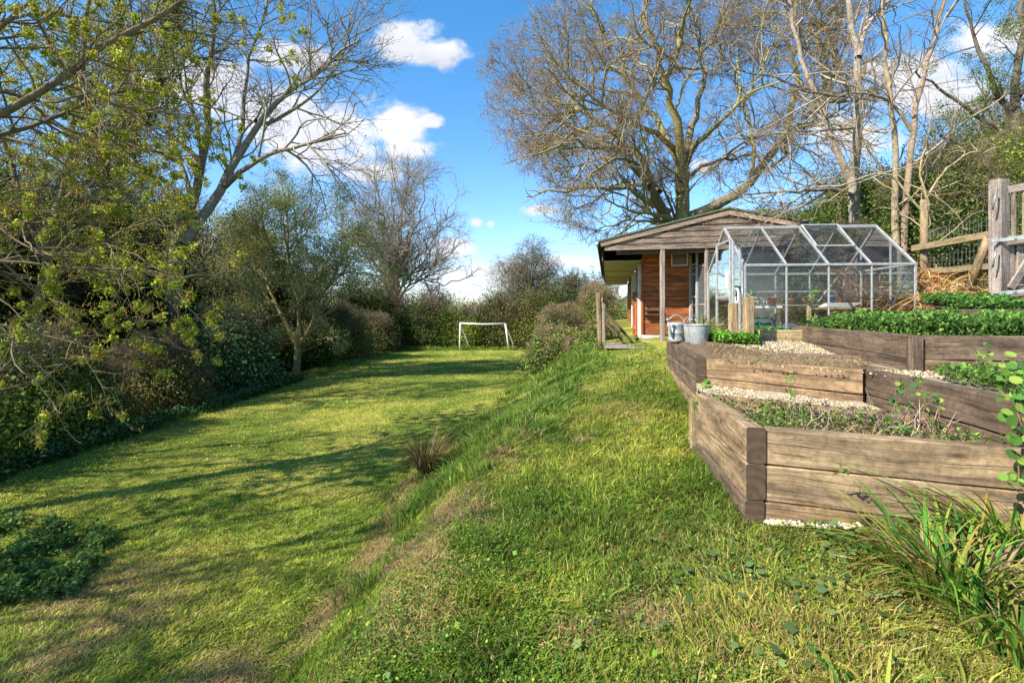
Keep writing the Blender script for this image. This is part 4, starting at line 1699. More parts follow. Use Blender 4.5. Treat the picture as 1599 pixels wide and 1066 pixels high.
# deck and small fence posts by the shed
dk = root('timber_deck', (2.35, 11.2, .82), 'small weathered plank deck on the ground beside the shed wall', 'deck')
for i in range(9):
    m = MB()
    y = 10.45 + i * .22
    a = Vector((1.95 + i * .045, y, .79))
    m.beam(a, a + SU * .95, .2, .03)
    m.build('plank', M_GREYW, dk)
fp = root('gate_posts', (1.95, 11.0, .6), 'pair of short rough fence posts with a fallen rail left of the shed', 'fence')
m = MB()
p = W(937, 530, 11.0)
m.beam(V3(p) - Vector((0, 0, .15)), V3(W(934, 457, 11.0)), .11, .09, ch=.02, segs=5, jit=.006)
m.build('post', M_SLEEP, fp)
m = MB()
m.beam(V3(W(943, 526, 12.0)) - Vector((0, 0, .1)), V3(W(943, 470, 12.0)), .10, .08, ch=.02, segs=4, jit=.005)
m.build('post', M_GREYW, fp)
m = MB()
m.beam(V3(W(940, 468, 11.3)), V3(W(949, 474, 12.3)), .035, .09)
m.build('rail', M_SLEEP, fp)
m = MB()
m.beam(V3(W(946, 488, 11.6)), V3(W(985, 531, 11.3)), .04, .06)
m.build('rail', M_DARKW, fp)
m = MB()
m.beam(V3(W(944, 502, 11.6)), V3(W(972, 532, 11.3)), .035, .05)
m.build('rail', M_DARKW, fp)

# ================================================================ greenhouse
GY = math.radians(5)
GU = Vector((math.cos(GY), -math.sin(GY), 0))
GV = Vector((math.sin(GY), math.cos(GY), 0))
GO = Vector((3.35, 7.1, 0))
GB, GE, GR = 1.14, 2.20, 2.875
GW, GD = 2.3, 1.7


def G(u, v, z):
    return GO + GU * u + GV * v + Vector((0, 0, z))


def build_greenhouse():
    r = root('greenhouse', G(GW / 2, GD / 2, GB), 'small aluminium framed glass greenhouse standing behind the nettle bed', 'greenhouse')
    t = .028

    def bar(p, q, w=t, h=t, name='frame_bar'):
        m.beam(p, q, w, h, ch=.003)
    m = MB()
    for v in (0, GD):
        bar(G(0, v, GB), G(GW, v, GB), .04, .05)
        bar(G(0, v, GE), G(GW, v, GE), .045, .035)
    for u in (0, GW):
        bar(G(u, 0, GB), G(u, GD, GB), .04, .05)
        for v in (0, GD):
            bar(G(u, v, GB), G(u, v, GE), .035, .035)
            bar(G(u, v, GE), G(u, GD / 2, GR), .032, .04)
        bar(G(u, 0, GE), G(u, GD, GE), .025, .03)
    bar(G(0, GD / 2, GR), G(GW, GD / 2, GR), .05, .05)
    m.build('main_frame', M_ALU, r)
    nb = 4
    for i in range(1, nb):
        u = GW * i / nb
        m = MB()
        bar(G(u, 0, GB), G(u, 0, GE), .022, .026)
        bar(G(u, 0, GE), G(u, GD / 2, GR - .01), .03, .03)
        m.build('glazing_bar', M_ALU, r)
        m = MB()
        bar(G(u, GD, GB), G(u, GD, GE), .022, .026)
        bar(G(u, GD, GE), G(u, GD / 2, GR - .01), .022, .03)
        m.build('glazing_bar', M_ALU, r)
    # gable bars
    for u in (0, GW):
        m = MB()
        for v in (GD * .3, GD * .72):
            zt = GE + (GR - GE) * (1 - abs(v - GD / 2) / (GD / 2))
            bar(G(u, v, GB), G(u, v, zt), .022, .026)
        m.build('gable_bar', M_ALU, r)
    # diagonal braces
    for (a, b) in [((.02, .03, GE - .1), (.48, .03, GB + .05)), ((GW - .45, .03, GB + .1), (GW - .04, .03, GE - .05)), ((GW * .75, GD - .03, GB + .4), (GW * .95, GD - .03, GE - .05))]:
        m = MB()
        bar(G(*a), G(*b), .012, .026)
        m.build('brace', M_ALU, r)
    # mid rail at back
    m = MB()
    bar(G(0, GD - .02, GB + .75), G(GW, GD - .02, GB + .75), .02, .022)
    m.build('back_rail', M_ALU, r)
    # glass
    def pane(name, pts):
        m = MB()
        m.poly(pts)
        m.build(name, M_GLASS, r)
    for i in range(nb):
        u0, u1 = GW * i / nb + .012, GW * (i + 1) / nb - .012
        pane('glass_pane', [G(u0, -.002, GB + .02), G(u1, -.002, GB + .02), G(u1, -.002, GE - .02), G(u0, -.002, GE - .02)])
        pane('glass_pane', [G(u0, GD + .002, GB + .02), G(u1, GD + .002, GB + .02), G(u1, GD + .002, GE - .02), G(u0, GD + .002, GE - .02)])
        pane('roof_pane', [G(u0, .02, GE + .03), G(u1, .02, GE + .03), G(u1, GD / 2 - .02, GR), G(u0, GD / 2 - .02, GR)])
        pane('roof_pane', [G(u0, GD - .02, GE + .03), G(u1, GD - .02, GE + .03), G(u1, GD / 2 + .02, GR), G(u0, GD / 2 + .02, GR)])
    for (u, vs) in ((0, (0, GD * .3)), (GW, (0, GD * .3, GD * .72, GD)), (0, (GD * .72, GD))):
        for v0, v1 in zip(vs[:-1], vs[1:]):
            f = lambda v: GE + (GR - GE) * (1 - abs(v - GD / 2) / (GD / 2))
            pts = [G(u, v0 + .01, GB + .02), G(u, v1 - .01, GB + .02), G(u, v1 - .01, f(v1) - .02)]
            if v0 < GD / 2 < v1:
                pts.append(G(u, GD / 2, GR - .02))
            pts.append(G(u, v0 + .01, f(v0) - .02))
            pane('gable_pane', pts)
    # roof vent in third bay
    m = MB()
    ua, ub = GW * 2 / nb + .02, GW * 3 / nb - .02
    vv = GD / 2 * .42
    zz = GE + (GR - GE) * .42
    n_ = Vector((0, 0, .03))
    q = [G(ua, vv, zz) + n_, G(ub, vv, zz) + n_, G(ub, GD / 2 - .04, GR) + n_, G(ua, GD / 2 - .04, GR) + n_]
    for i in range(4):
        m.beam(q[i], q[(i + 1) % 4], .025, .022)
    m.build('roof_vent', M_ALU, r)
    # tall door standing proud of the left gable
    d0, d1 = .38, 1.0
    x = -.07
    zt = 2.62
    m = MB()
    for v in (d0, d1):
        m.beam(G(x, v, GB + .02), G(x, v, zt), .025, .035)
    for z in (GB + .05, GB + .62, zt):
        m.beam(G(x, d0, z), G(x, d1, z), .025, .035)
    dr = m.build('door', M_ALU, r)
    m = MB()
    m.poly([G(x, d0 + .02, GB + .05), G(x, d1 - .02, GB + .05), G(x, d1 - .02, zt - .02), G(x, d0 + .02, zt - .02)])
    m.build('door_glass', M_GLASS, dr)
    m = MB()
    m.beam(G(x - .03, d0 + .05, GB + .75), G(x - .03, d0 + .05, GB + 1.0), .03, .04)
    m.build('door_handle', M_WHITE, dr)
    # opened second leaf nearer the camera
    m = MB()
    for (u, v) in ((-.20, -.12), (-.03, .10)):
        m.beam(G(u, v, GB + .05), G(u, v, 2.52), .03, .035)
    for z in (GB + .08, GB + .75, 2.50):
        m.beam(G(-.20, -.12, z), G(-.03, .10, z), .03, .035)
    m.build('open_door_leaf', M_ALU, r)
    return r


build_greenhouse()

# staging and objects in the greenhouse
st = root('staging_bench', G(1.5, 1.3, GB), 'slatted timber staging bench along the back inside the greenhouse', 'bench')
m = MB()
for i in range(4):
    m.beam(G(.15, GD - .15 - i * .13, GB + .50), G(2.2, GD - .15 - i * .13, GB + .50), .10, .022)
m.build('bench_top', M_GREYW, st)
for (u, v) in ((.2, 1.55), (1.2, 1.55), (2.15, 1.55), (1.42, 1.1), (2.15, 1.1), (.2, 1.1)):
    m = MB()
    m.beam(G(u, v, GB), G(u, v, GB + .49), .05, .05)
    m.build('leg', M_TAN, st)
m = MB()
m.beam(G(1.25, .62, GB + .44), G(2.0, .62, GB + .44), .3, .02)
m.beam(G(1.3, .62, GB + .41), G(1.3, .62, GB), .045, .045)
m.beam(G(1.95, .62, GB + .41), G(1.95, .62, GB), .045, .045)
o = m.build('potting_table', M_TAN)
tagp(o, 'small pale timber potting table near the glass on the right inside the greenhouse', 'table')
m = MB()
for i in range(5):
    m.beam(G(1.35 + .02 * i, .58, GB + .47 + i * .012), G(1.78 + .03 * i, .62, GB + .465 + i * .015), .16, .010)
o = m.build('stack_of_trays', M_WHITE)
tagp(o, 'pile of white seed trays on the small table inside the greenhouse', 'trays')
m = MB()
m.beam(G(.18, 1.12, GB + .47), G(1.0, 1.12, GB + .47), .05, .035)
o = m.build('white_strip', M_WHITE)
tagp(o, 'long white plastic strip along the front of the greenhouse staging', 'strip')


def pot(u, v, z, rad, h, mat, label, name='plant_pot'):
    m = MB()
    m.lathe(G(u, v, z), [(0, 0), (rad * .72, 0), (rad, h * .85), (rad * 1.08, h * .85), (rad * 1.08, h), (rad * .95, h), (rad * .9, h * .8), (0, h * .78)], 20)
    o = m.build(name, mat)
    tagp(o, label, 'pot')
    return o


pot(.95, 1.35, GB + .513, .07, .13, M_TERRA, 'terracotta pot on the staging near the middle of the greenhouse')
pot(1.25, 1.40, GB + .513, .06, .10, M_TERRA, 'smaller terracotta pot right of the middle on the staging')
pot(1.85, 1.25, GB + .513, .07, .15, M_BLUE, 'blue pot on the right end of the staging')
pot(1.62, 1.5, GB + .513, .10, .09, M_TERRA, 'wide shallow clay bowl at the right on the staging')
# teal plastic chair frame
tc = root('plastic_crate', G(.32, .55, GB), 'teal green plastic stacking crate on the greenhouse floor', 'crate')
m = MB()
for z in (.03, .12, .21):
    m.beam(G(.12, .35, GB + z), G(.55, .35, GB + z), .015, .045)
    m.beam(G(.12, .70, GB + z), G(.55, .70, GB + z), .015, .045)
    m.beam(G(.12, .35, GB + z), G(.12, .70, GB + z), .015, .045)
    m.beam(G(.55, .35, GB + z), G(.55, .70, GB + z), .015, .045)
for u in (.12, .335, .55):
    m.beam(G(u, .35, GB), G(u, .35, GB + .25), .03, .03)
m.build('crate_sides', M_TEAL, tc)
m = MB()
m.tube([G(.1, .33, GB + .24), G(.14, .33, GB + .30), G(.5, .33, GB + .30), G(.57, .33, GB + .24)], .012, 8)
m.build('handle', M_TEAL, tc)
m = MB()
m.lathe(G(.85, .5, GB), [(0, .0), (.16, .0), (.19, .10), (.14, .18), (.05, .22), (0, .22)], 20)
o = m.build('upturned_bowl', M_PURPLE)
tagp(o, 'pale pink rounded container on the greenhouse floor beside the crate', 'container')
m = MB()
m.beam(G(1.1, .35, GB + .09), G(1.24, .38, GB + .09), .10, .18, ch=.01)
o = m.build('white_carton', M_WHITE)
tagp(o, 'small white carton on the greenhouse floor behind the glass', 'carton')
# decorative wire basket on staging
m = MB()
pts = []
for k in range(9):
    m.tube([G(.35 + k * .05, 1.08, GB + .52), G(.35 + k * .05, 1.08, GB + .57)], .004, 4)
m.tube([G(.33, 1.08, GB + .57), G(.80, 1.08, GB + .57)], .005, 5)
m.tube([G(.35, 1.08, GB + .57), G(.36, 1.08, GB + .66), G(.42, 1.08, GB + .70), G(.48, 1.08, GB + .66), G(.44, 1.08, GB + .62), G(.5, 1.08, GB + .64), G(.65, 1.08, GB + .62), G(.78, 1.08, GB + .57)], .005, 5)
o = m.build('wire_basket', M_WHITE)
tagp(o, 'white curled wire basket standing on the staging inside the greenhouse', 'basket')
# round white ring hanging by door
m = MB()
ring = [G(-.02 , .25 + .09 * math.cos(a), GB + .62 + .12 * math.sin(a)) for a in np.linspace(0, 2 * math.pi, 17)]
m.tube(ring, .022, 8)
o = m.build('hose_ring', M_WHITE)
tagp(o, 'white coiled hose ring hanging by the greenhouse door', 'hose')

# two stub posts before the greenhouse
def post_at(px, pyb, pyt, d, w, mat, label, name='timber_post', extra=0.0):
    m = MB()
    a = V3(W(px, pyb, d))
    b = V3(W(px, pyt, d))
    m.beam(a - Vector((0, 0, .08)), b, w, w * .9, ch=.008, segs=6, jit=.002, endmat=1)
    o = m.build(name, [mat, M_END])
    tagp(o, label, 'post')


post_at(1144.5, 533, 473, 6.45, .10, M_POST, 'shorter left timber post with flat top in front of the greenhouse door')
post_at(1168.5, 532, 464, 6.35, .115, M_POST, 'taller right timber post in front of the greenhouse door')
m = MB()
m.beam(V3(W(1151.5, 522, 6.4)), V3(W(1161, 522, 6.4)), .08, .13)
o = m.build('timber_block', M_TAN)
tagp(o, 'short timber block fixed between the two posts before the greenhouse', 'block')

# ---------------------------------------------------------------- bucket and watering can
def bucket(c, label, rad=.145, h=.27):
    r = root('metal_bucket', c, label, 'bucket')
    m = MB()
    m.lathe(c, [(0, 0), (rad * .74, 0), (rad * .75, .015), (rad * .77, .02), (rad * .98, h - .02), (rad * 1.0, h), (rad * 1.04, h + .004), (rad * 1.03, h - .012), (rad * .96, h - .01), (rad * .74, .03), (0, .03)], 32)
    m.build('body', M_GALV, r)
    m = MB()
    cc = Vector(c)
    pts = [cc + Vector((rad * 1.02 * math.cos(a), rad * .15, h + rad * .95 * math.sin(a))) for a in np.linspace(0, math.pi, 13)]
    m.tube(pts, .005, 6)
    m.build('handle', M_STEEL, r)
    m = MB()
    m.lathe(c, [(0, h - .05), (rad * .93, h - .05), (rad * .5, h - .03), (0, h - .02)], 24)
    m.build('soil', M_SOIL, r)
    return r


bk = W(1091, 539, 6.55)
bucket((bk[0], bk[1], 1.09), 'galvanised bucket at the near side of the leafy weeds on the middle bed')
bk2 = W(1081, 536, 6.82)
bucket((bk2[0], bk2[1], 1.10), 'second galvanised bucket half hidden behind the near bucket', .12, .25)


def wcan(c):
    r = root('watering_can', c, 'old galvanised watering can on the far corner of the sleeper bed', 'watering can')
    cc = Vector(c)
    m = MB()
    m.lathe(c, [(0, 0), (.118, 0), (.12, .02), (.117, .03), (.117, .12), (.121, .125), (.117, .13), (.116, .24), (.12, .25), (.10, .275), (.06, .285), (0, .286)], 30)
    m.build('body', M_GALV, r)
    m = MB()
    m.tube([cc + Vector((-.06, -.08, .04)), cc + Vector((-.13, -.13, .16)), cc + Vector((-.17, -.16, .30))], .022, 10, r1=.014)
    sp = m.build('spout', M_GALV, r)
    m = MB()
    m.lathe(cc + Vector((-.175, -.165, .30)), [(.014, 0), (.03, .03), (.032, .035), (0, .045)], 16)
    m.build('rose', M_GALV, sp)
    m = MB()
    pts = [cc + Vector((.13 * math.cos(a), 0, .22 + .17 * math.sin(a))) for a in np.linspace(-.1, math.pi + .1, 16)]
    m.tube(pts, .008, 8)
    m.build('handle', M_GALV, r)
    m = MB()
    pts = [cc + Vector((.12 + .07 * math.sin(a), .0, .14 + .10 * math.cos(a))) for a in np.linspace(0, math.pi, 9)]
    m.tube(pts, .007, 8)
    m.build('side_handle', M_GALV, r)


wc = W(1056, 531, 7.4)
wcan((wc[0], wc[1], 1.09))


# ================================================================ football goal
def goal():
    r = root('football_goal', (-1.4, 27, float(gz(-1.4, 27))), 'small white metal football goal without a net at the far end of the lawn', 'football goal')
    gzv = float(gz(-1.4, 27)) + .02
    P0t, P0b = V3(W(718.5, 504.5, 27)), V3(W(718, 548, 27))
    P1t, P1b = V3(W(789, 505, 26.9)), V3(W(795, 548, 26.9))
    for p in (P0b, P1b):
        p.z = gzv - .05
    m = MB()
    mid = (P0t + P1t) / 2 + Vector((0, 0, -.05))
    m.tube([P0t, mid, P1t], .045, 10)
    m.build('crossbar', M_WHITE, r)
    for a, b in ((P0t, P0b), (P1t, P1b)):
        m = MB()
        m.tube([a, b], .045, 10)
        m.build('upright', M_WHITE, r)
    for a, bx in ((P0t, 731), (P1t, 801)):
        b = V3(W(bx, 547, 28.0))
        b.z = gzv - .03
        m = MB()
        m.tube([a, a + (b - a) * .15 + Vector((0, 0, .02)), b + Vector((0, 0, .35)), b], .035, 10)
        m.build('back_stay', M_WHITE, r)


goal()


# ================================================================ gate and wire fence on the right
def gate():
    d = 6.2
    r = root('wooden_gate', (6.2, 6.25, 1.6), 'weathered wooden garden gate with strap hinges hung on a thick post', 'gate')
    m = MB()
    a = V3(W(1560, 470, d))
    b = V3(W(1560, 281, d))
    m.beam(a - Vector((0, 0, .3)), b, .17, .14, up=(.25, -1, 0), ch=.012, segs=6, jit=.002, endmat=1)
    m.build('post', [M_GREYW, M_END], r)
    x0, x1 = 1573, 1720
    dd = 6.15
    def gp(px, py, dx=0):
        return V3(W(px, py, dd - (px - 1573) * .0022 + dx))
    m = MB()
    m.beam(gp(x0, 297), gp(x1, 268), .05, .09)
    m.build('top_rail', M_GREYW, r)
    for i in range(7):
        px = 1583 + i * 17
        m = MB()
        m.beam(gp(px, 292 - i * 3.5), gp(px, 370), .035, .035)
        m.build('baluster', M_GREYW, r)
    m = MB()
    m.beam(gp(x0, 376), gp(x1, 370), .055, .12)
    m.build('middle_rail', M_GREYW, r)
    m = MB()
    m.beam(gp(x0, 459), gp(x1, 462), .055, .10)
    m.build('bottom_rail', M_GREYW, r)
    for i in range(8):
        m = MB()
        px = 1580 + i * 15.6
        m.beam(gp(px, 455, .03), gp(px, 380, .03), .12, .02, up=(0, 1, 0))
        m.build('board', M_GREYW, r)
    m = MB()
    m.beam(gp(1578, 450, -.03), gp(1625, 375, -.03), .09, .03, up=(0, 1, 0))
    m.build('brace', M_GREYW, r)
    for py in (373, 456):
        m = MB()
        m.beam(gp(1548, py + 3, -.08), gp(1640, py - 5, -.07), .012, .045)
        h = m.build('strap_hinge', M_GALV, r)
        for k in range(3):
            m = MB()
            c = gp(1585 + k * 20, py - k * 1.2, -.085)
            m.tube([c, c + Vector((0, -.012, 0))], .012, 8)
            m.build('bolt', M_STEEL, h)
    for py in (312, 402):
        m = MB()
        m.tube([gp(1556, py - 15, -.11), gp(1553, py, -.13), gp(1550, py + 16, -.11)], .01, 6)
        m.build('hook', M_STEEL, r)


gate()


def wire_fence():
    r = root('wire_fence', W(1443, 440, 7.4), 'post and rail fence with stock wire between round post and gate', 'fence')
    m = MB()
    m.tube([W(1444, 470, 7.4), W(1443, 400, 7.4), W(1443, 312, 7.4)], .055, 10, r1=.05)
    m.build('post', M_POST, r)
    m = MB()
    m.beam(V3(W(1425, 388, 7.5)), V3(W(1546, 366, 6.3)), .04, .09)
    m.build('rail', M_TAN, r)
    m = MB()
    m.beam(V3(W(1443, 424, 7.4)), V3(W(1546, 416, 6.3)), .04, .08)
    m.build('rail', M_TAN, r)
    m = MB()
    m.tube([W(1514, 450, 6.5), W(1543, 370, 6.35)], .05, 8)
    m.build('strut', M_SLEEP, r)
    m = MB()
    p0, p1 = W(1446, 0, 7.35), W(1546, 0, 6.28)
    for i in range(17):
        f = i / 16
        d = 7.35 + (6.28 - 7.35) * f
        px = 1446 + 100 * f
        m.tube([W(px, 418 - 2 * f, d), W(px + RND.uniform(-1, 1), 360 - 22 * f, d)], .0017, 4, False)
    for k in range(7):
        pts = []
        for i in range(9):
            f = i / 8
            d = 7.35 + (6.28 - 7.35) * f
            pts.append(W(1446 + 100 * f, (418 - 2 * f) * (1 - k / 6) + (360 - 22 * f) * k / 6 + RND.uniform(-.6, .6), d))
        m.tube(pts, .0017, 4, False)
    for k in range(3):
        m.tube([W(1446, 350 - k * 12, 7.35), W(1500, 338 - k * 12 + 2, 6.8), W(1546, 322 - k * 12, 6.28)], .0017, 4, False)
    m.build('stock_wire', M_STEEL, r)


wire_fence()


# ---------------------------------------------------------------- dead bracken heap
def bracken(label, c, rad, n, seed, L=(.3, .8), cols=None):
    rng = np.random.RandomState(seed)
    r = root('dead_bracken', c, label, 'bracken')
    acc = Acc()
    a = rng.uniform(0, 6.283, n)
    rr = np.sqrt(rng.rand(n))
    base = np.array(c)[None] + np.stack([rad[0] * rr * np.cos(a), rad[1] * rr * np.sin(a), rng.rand(n) * rad[2] * (1 - rr * .6)], -1)
    D = norm(rng.normal(size=(n, 3)) + np.array([0, -.1, .5]))
    Ln = rng.uniform(L[0], L[1], n)
    t = np.linspace(0, 1, 6)
    cur = rng.normal(size=(n, 3)) * .5
    P = base[:, None] + D[:, None] * (Ln[:, None] * t[None])[..., None] + (cur * Ln[:, None])[:, None] * (t ** 2)[None, :, None] * .5 - np.array([0, 0, 1]) * (Ln[:, None] * (t ** 2)[None] * .55)[..., None]
    C = pal(rng, n, cols or [(.44, .23, .07), (.50, .32, .13), (.32, .15, .05), (.55, .42, .22), (.2, .10, .04)])
    S = norm(np.cross(D, rng.normal(size=(n, 3))))
    ribbons(P, rng.uniform(.006, .014, n), S, acc, C, C * 1.05, .6)
    acc.build('stems', M_STRAW, r)


bracken('orange brown heap of dead bracken between greenhouse and gate', (6.12, 7.3, 1.55), (.42, .45, .75), 1500, 71, (.2, .5))
bracken('pale tangle of dead stems against the wire fence', (6.05, 6.6, 1.55), (.6, .3, .45), 1000, 72, (.2, .45))
bracken('brown dead climber stems behind the right end of the greenhouse', (6.2, 8.4, 1.7), (.7, .4, 1.2), 700, 73, (.2, .6), [(.22, .10, .06), (.32, .16, .09), (.16, .08, .05)])


bracken('dark red brown dried plant against the right end glass inside the greenhouse', tuple(G(2.0, 1.15, GB + .2)), (.2, .3, .75), 420, 74, (.12, .35), [(.16, .06, .04), (.24, .10, .06), (.10, .05, .03)])
for (u_, v_, n_, sd_, lb_) in [(.62, 1.4, 40, 75, 'small green seedling plant on the left of the greenhouse staging'), (1.05, .45, 60, 76, 'leafy potted plant on the greenhouse floor behind the middle pane'), (1.6, 1.35, 50, 77, 'yellow green plant standing on the right of the staging')]:
    g_ = G(u_, v_, GB + (.5 if v_ > 1 else 0))
    vine(lb_, [g_, g_ + Vector((0, 0, .1)), g_ + Vector((.02, 0, .2)), g_ + Vector((.03, 0, .26))], n_, sd_, (.03, .06), .045, name='potted_plant')

# ================================================================ trees
def path_lerp(P, R, idx, t):
    n = P.shape[1]
    f = t * (n - 1)
    i = np.minimum(f.astype(int), n - 2)
    w = (f - i)
    a, b = P[idx, i], P[idx, i + 1]
    return a * (1 - w)[:, None] + b * w[:, None], norm(b - a), R[idx, i] * (1 - w) + R[idx, i + 1] * w


def grow(limbs, levels, env, rng, jitter=.12):
    """limbs: list of (points, r0, r1). levels: dicts. Returns list of (P,R,sides,level)"""
    n0 = 14
    P0, R0 = [], []
    for pts, r0, r1 in limbs:
        pts = np.array([np.asarray(p, float) for p in pts])
        seg = np.concatenate([[0], np.cumsum(np.linalg.norm(np.diff(pts, axis=0), axis=1))])
        s = np.linspace(0, seg[-1], n0)
        # smooth (Catmull-like) by interpolating twice
        q = np.stack([np.interp(s, seg, pts[:, k]) for k in range(3)], -1)
        q[1:-1] = (q[:-2] + 2 * q[1:-1] + q[2:]) / 4
        j = rng.normal(0, jitter * seg[-1] / n0, (n0, 3))
        j[0] = 0
        q = q + j * np.linspace(.2, 1, n0)[:, None]
        P0.append(q)
        R0.append(r0 + (r1 - r0) * np.linspace(0, 1, n0) ** .85)
    P0, R0 = np.array(P0), np.array(R0)
    out = [(P0, R0, 10, 0)]
    P, R = P0, R0
    pool = [(P0, R0)]
    for li, L in enumerate(levels):
        lens = np.linalg.norm(np.diff(P, axis=1), axis=2).sum(1)
        M = int(L['per_m'] * lens.sum()) if 'per_m' in L else L['n']
        M = min(M, L.get('max', 10 ** 9))
        pr = lens / lens.sum()
        idx = rng.choice(len(P), M, p=pr)
        t = L.get('t0', .2) + (1 - L.get('t0', .2)) * rng.rand(M) ** L.get('tp', .8)
        pos, tan, rad = path_lerp(P, R, idx, t)
        ang = np.radians(rng.uniform(L['ang'][0], L['ang'][1], M))
        perp = norm(np.cross(tan, rng.normal(size=(M, 3))))
        D = tan * np.cos(ang)[:, None] + perp * np.sin(ang)[:, None]
        D = D + np.array([0, 0, L.get('up', 0)])
        if 'dirb' in L:
            D = D + np.array(L['dirb'])
        D = norm(D)
        ln = L['len'] * (1.15 - .7 * t) * rng.uniform(.55, 1.25, M)
        if env is not None:
            c, er = np.array(env[0]), np.array(env[1])
            o = (pos - c) / er
            d = D / er
            A = (d * d).sum(1)
            B = (o * d).sum(1)
            Cc = (o * o).sum(1) - 1
            disc = np.maximum(B * B - A * Cc, 0)
            tt = (-B + np.sqrt(disc)) / A
            tt = np.where(Cc > 0, .0, tt)
            ln = np.minimum(ln, np.maximum(tt * rng.uniform(.8, 1.05, M), L['len'] * .12))
        n = L.get('pts', 5)
        Q = np.zeros((M, n, 3))
        Q[:, 0] = pos
        st = ln / (n - 1)
        for k in range(1, n):
            D = norm(D + rng.normal(0, L.get('wig', .2), (M, 3)) + np.array([0, 0, L.get('trop', 0)]))
            Q[:, k] = Q[:, k - 1] + D * st[:, None]
        r0 = np.minimum(rad * .75, L['rr'] * ln + L.get('rmin', .004))
        r0 = np.maximum(r0, L.get('rmin', .004))
        RR = r0[:, None] * np.linspace(1, .35, n)[None]
        RR = np.maximum(RR, L.get('rmin', .004) * .6)
        out.append((Q, RR, L.get('sides', 4), li + 1))
        P, R = Q, RR
        if L.get('keep'):
            pass
    return out


def tree(name, label, cat, base, limbs, levels, env, seed, bark=((.20, .16, .10), (.13, .10, .07)), twig=((.16, .12, .09),), leaf=None, group=None, jitter=.12, split=1):
    rng = np.random.RandomState(seed)
    r = root(name, base, label, cat, group)
    g = grow(limbs, levels, env, rng, jitter)
    acc = Acc()
    for (P, R, s, l) in g:
        if l == 0:
            tubes(P, R, s, acc, pal(rng, len(P), bark, None, .08))
    acc.build('trunk', M_BARK, r, True)
    acc = Acc()
    for (P, R, s, l) in g:
        if l > 0:
            tubes(P, R, s, acc, pal(rng, len(P), bark if l <= split else twig, None, .15))
    acc.build('branches', M_TWIG, r)
    if leaf:
        acc = Acc()
        for lf in leaf:
            P, R, s, l = g[lf.get('level', -1)]
            n = lf['n']
            sub = rng.choice(len(P), max(50, int(len(P) * lf.get('frac', 1.0))), replace=False) if len(P) > 50 else np.arange(len(P))
            idx = sub[rng.randint(0, len(sub), n)]
            t = rng.uniform(lf.get('t0', .2), 1, n)
            pos, tan, _ = path_lerp(P, R, idx, t)
            pos = pos + rng.normal(0, lf.get('spread', .03), (n, 3))
            if 'drop' in lf:
                D = rng.normal(size=(n, 3)) * .4 + np.array([0, 0, -1])
            else:
                D = None
            leaves(pos, rng.uniform(lf['size'] * .6, lf['size'] * 1.3, n), acc, pal(rng, n, lf['cols'], lf.get('w')), rng, lf.get('up', .3), lf.get('asp', .55), D)
        acc.build('foliage', M_LEAF, r)
    return r


# ---- oak behind the shed
D = 26.0


def O(px, py, dd=0):
    return W(px, py, D + dd)


oak_limbs = [
    ([O(1045, 330), O(990, 300, -2), O(930, 290, -3), O(860, 300, -4), O(810, 310, -4)], 0.156, 0.024),
    ([O(1015, 290, -2), O(960, 285, 1), O(920, 320, 2), O(880, 350, 2)], 0.125, 0.016),
    ([O(1005, 250, -2), O(930, 180, -1), O(860, 160, 0), O(800, 150, 0)], 0.156, 0.024),
    ([O(1045, 350), O(1005, 345, 2), O(960, 350, 3), O(920, 365, 3)], 0.109, 0.016),
    ([O(1056, 520), O(1058, 420), O(1063, 320), O(1065, 265)], 0.406, 0.336),
    ([O(1063, 300), O(1062, 240, -.5), O(1054, 190, -1), O(1040, 140, -1.5), O(1030, 90, -2), O(1010, 20, -2.5), O(1005, -60, -2.5)], 0.290, 0.038),
    ([O(1064, 270), O(1080, 220, 1), O(1086, 170, 2), O(1100, 110, 3), O(1118, 40, 3), O(1125, -60, 3)], 0.242, 0.034),
    ([O(1060, 250), O(1035, 200, 1), O(1000, 150, 2), O(960, 100, 3), O(930, 30, 3), O(915, -50, 3)], 0.203, 0.029),
    ([O(1055, 235), O(1010, 195, -2), O(960, 175, -3), O(900, 130, -4), O(860, 90, -4)], 0.174, 0.024),
    ([O(1045, 345), O(1020, 300, -1), O(1000, 265, -2), O(960, 225, -3), O(890, 220, -4), O(820, 250, -4)], 0.222, 0.029),
    ([O(1030, 300, -1), O(1000, 250, 1), O(950, 215, 3), O(880, 180, 4), O(800, 190, 4)], 0.154, 0.019),
    ([O(1075, 340), O(1105, 325, -1), O(1155, 300, -1), O(1185, 262, -1), O(1215, 225, -1), O(1250, 190, -1), O(1300, 160, -1), O(1350, 100, -1)], 0.300, 0.077),
    ([O(1225, 215, -1), O(1240, 150, -1), O(1250, 80, -1), O(1245, 0, -1), O(1240, -60, -1)], 0.165, 0.038),
    ([O(1260, 185, -1), O(1300, 120, 1), O(1310, 60, 1), O(1330, -20, 1)], 0.145, 0.029),
    ([O(1040, 350), O(1018, 300, -3), O(1015, 270, -4), O(985, 250, -5), O(940, 265, -6), O(890, 300, -6)], 0.165, 0.019),
    ([O(1045, 340, -1), O(1000, 330, -3), O(960, 320, -4), O(930, 345, -5)], 0.121, 0.014),
    ([O(1068, 250), O(1110, 200, -2), O(1150, 165, -3), O(1190, 120, -3), O(1210, 60, -3)], 0.165, 0.024),
    ([O(1070, 280), O(1110, 250, 1), O(1160, 240, 2), O(1210, 260, 3), O(1260, 270, 3)], 0.126, 0.019),
    ([O(1035, 140, -1.5), O(1060, 80, -2), O(1075, 10, -3), O(1080, -60, -3)], 0.145, 0.029),
    ([O(1000, 150, 2), O(940, 140, 3), O(880, 120, 4), O(830, 110, 4)], 0.121, 0.019),
]
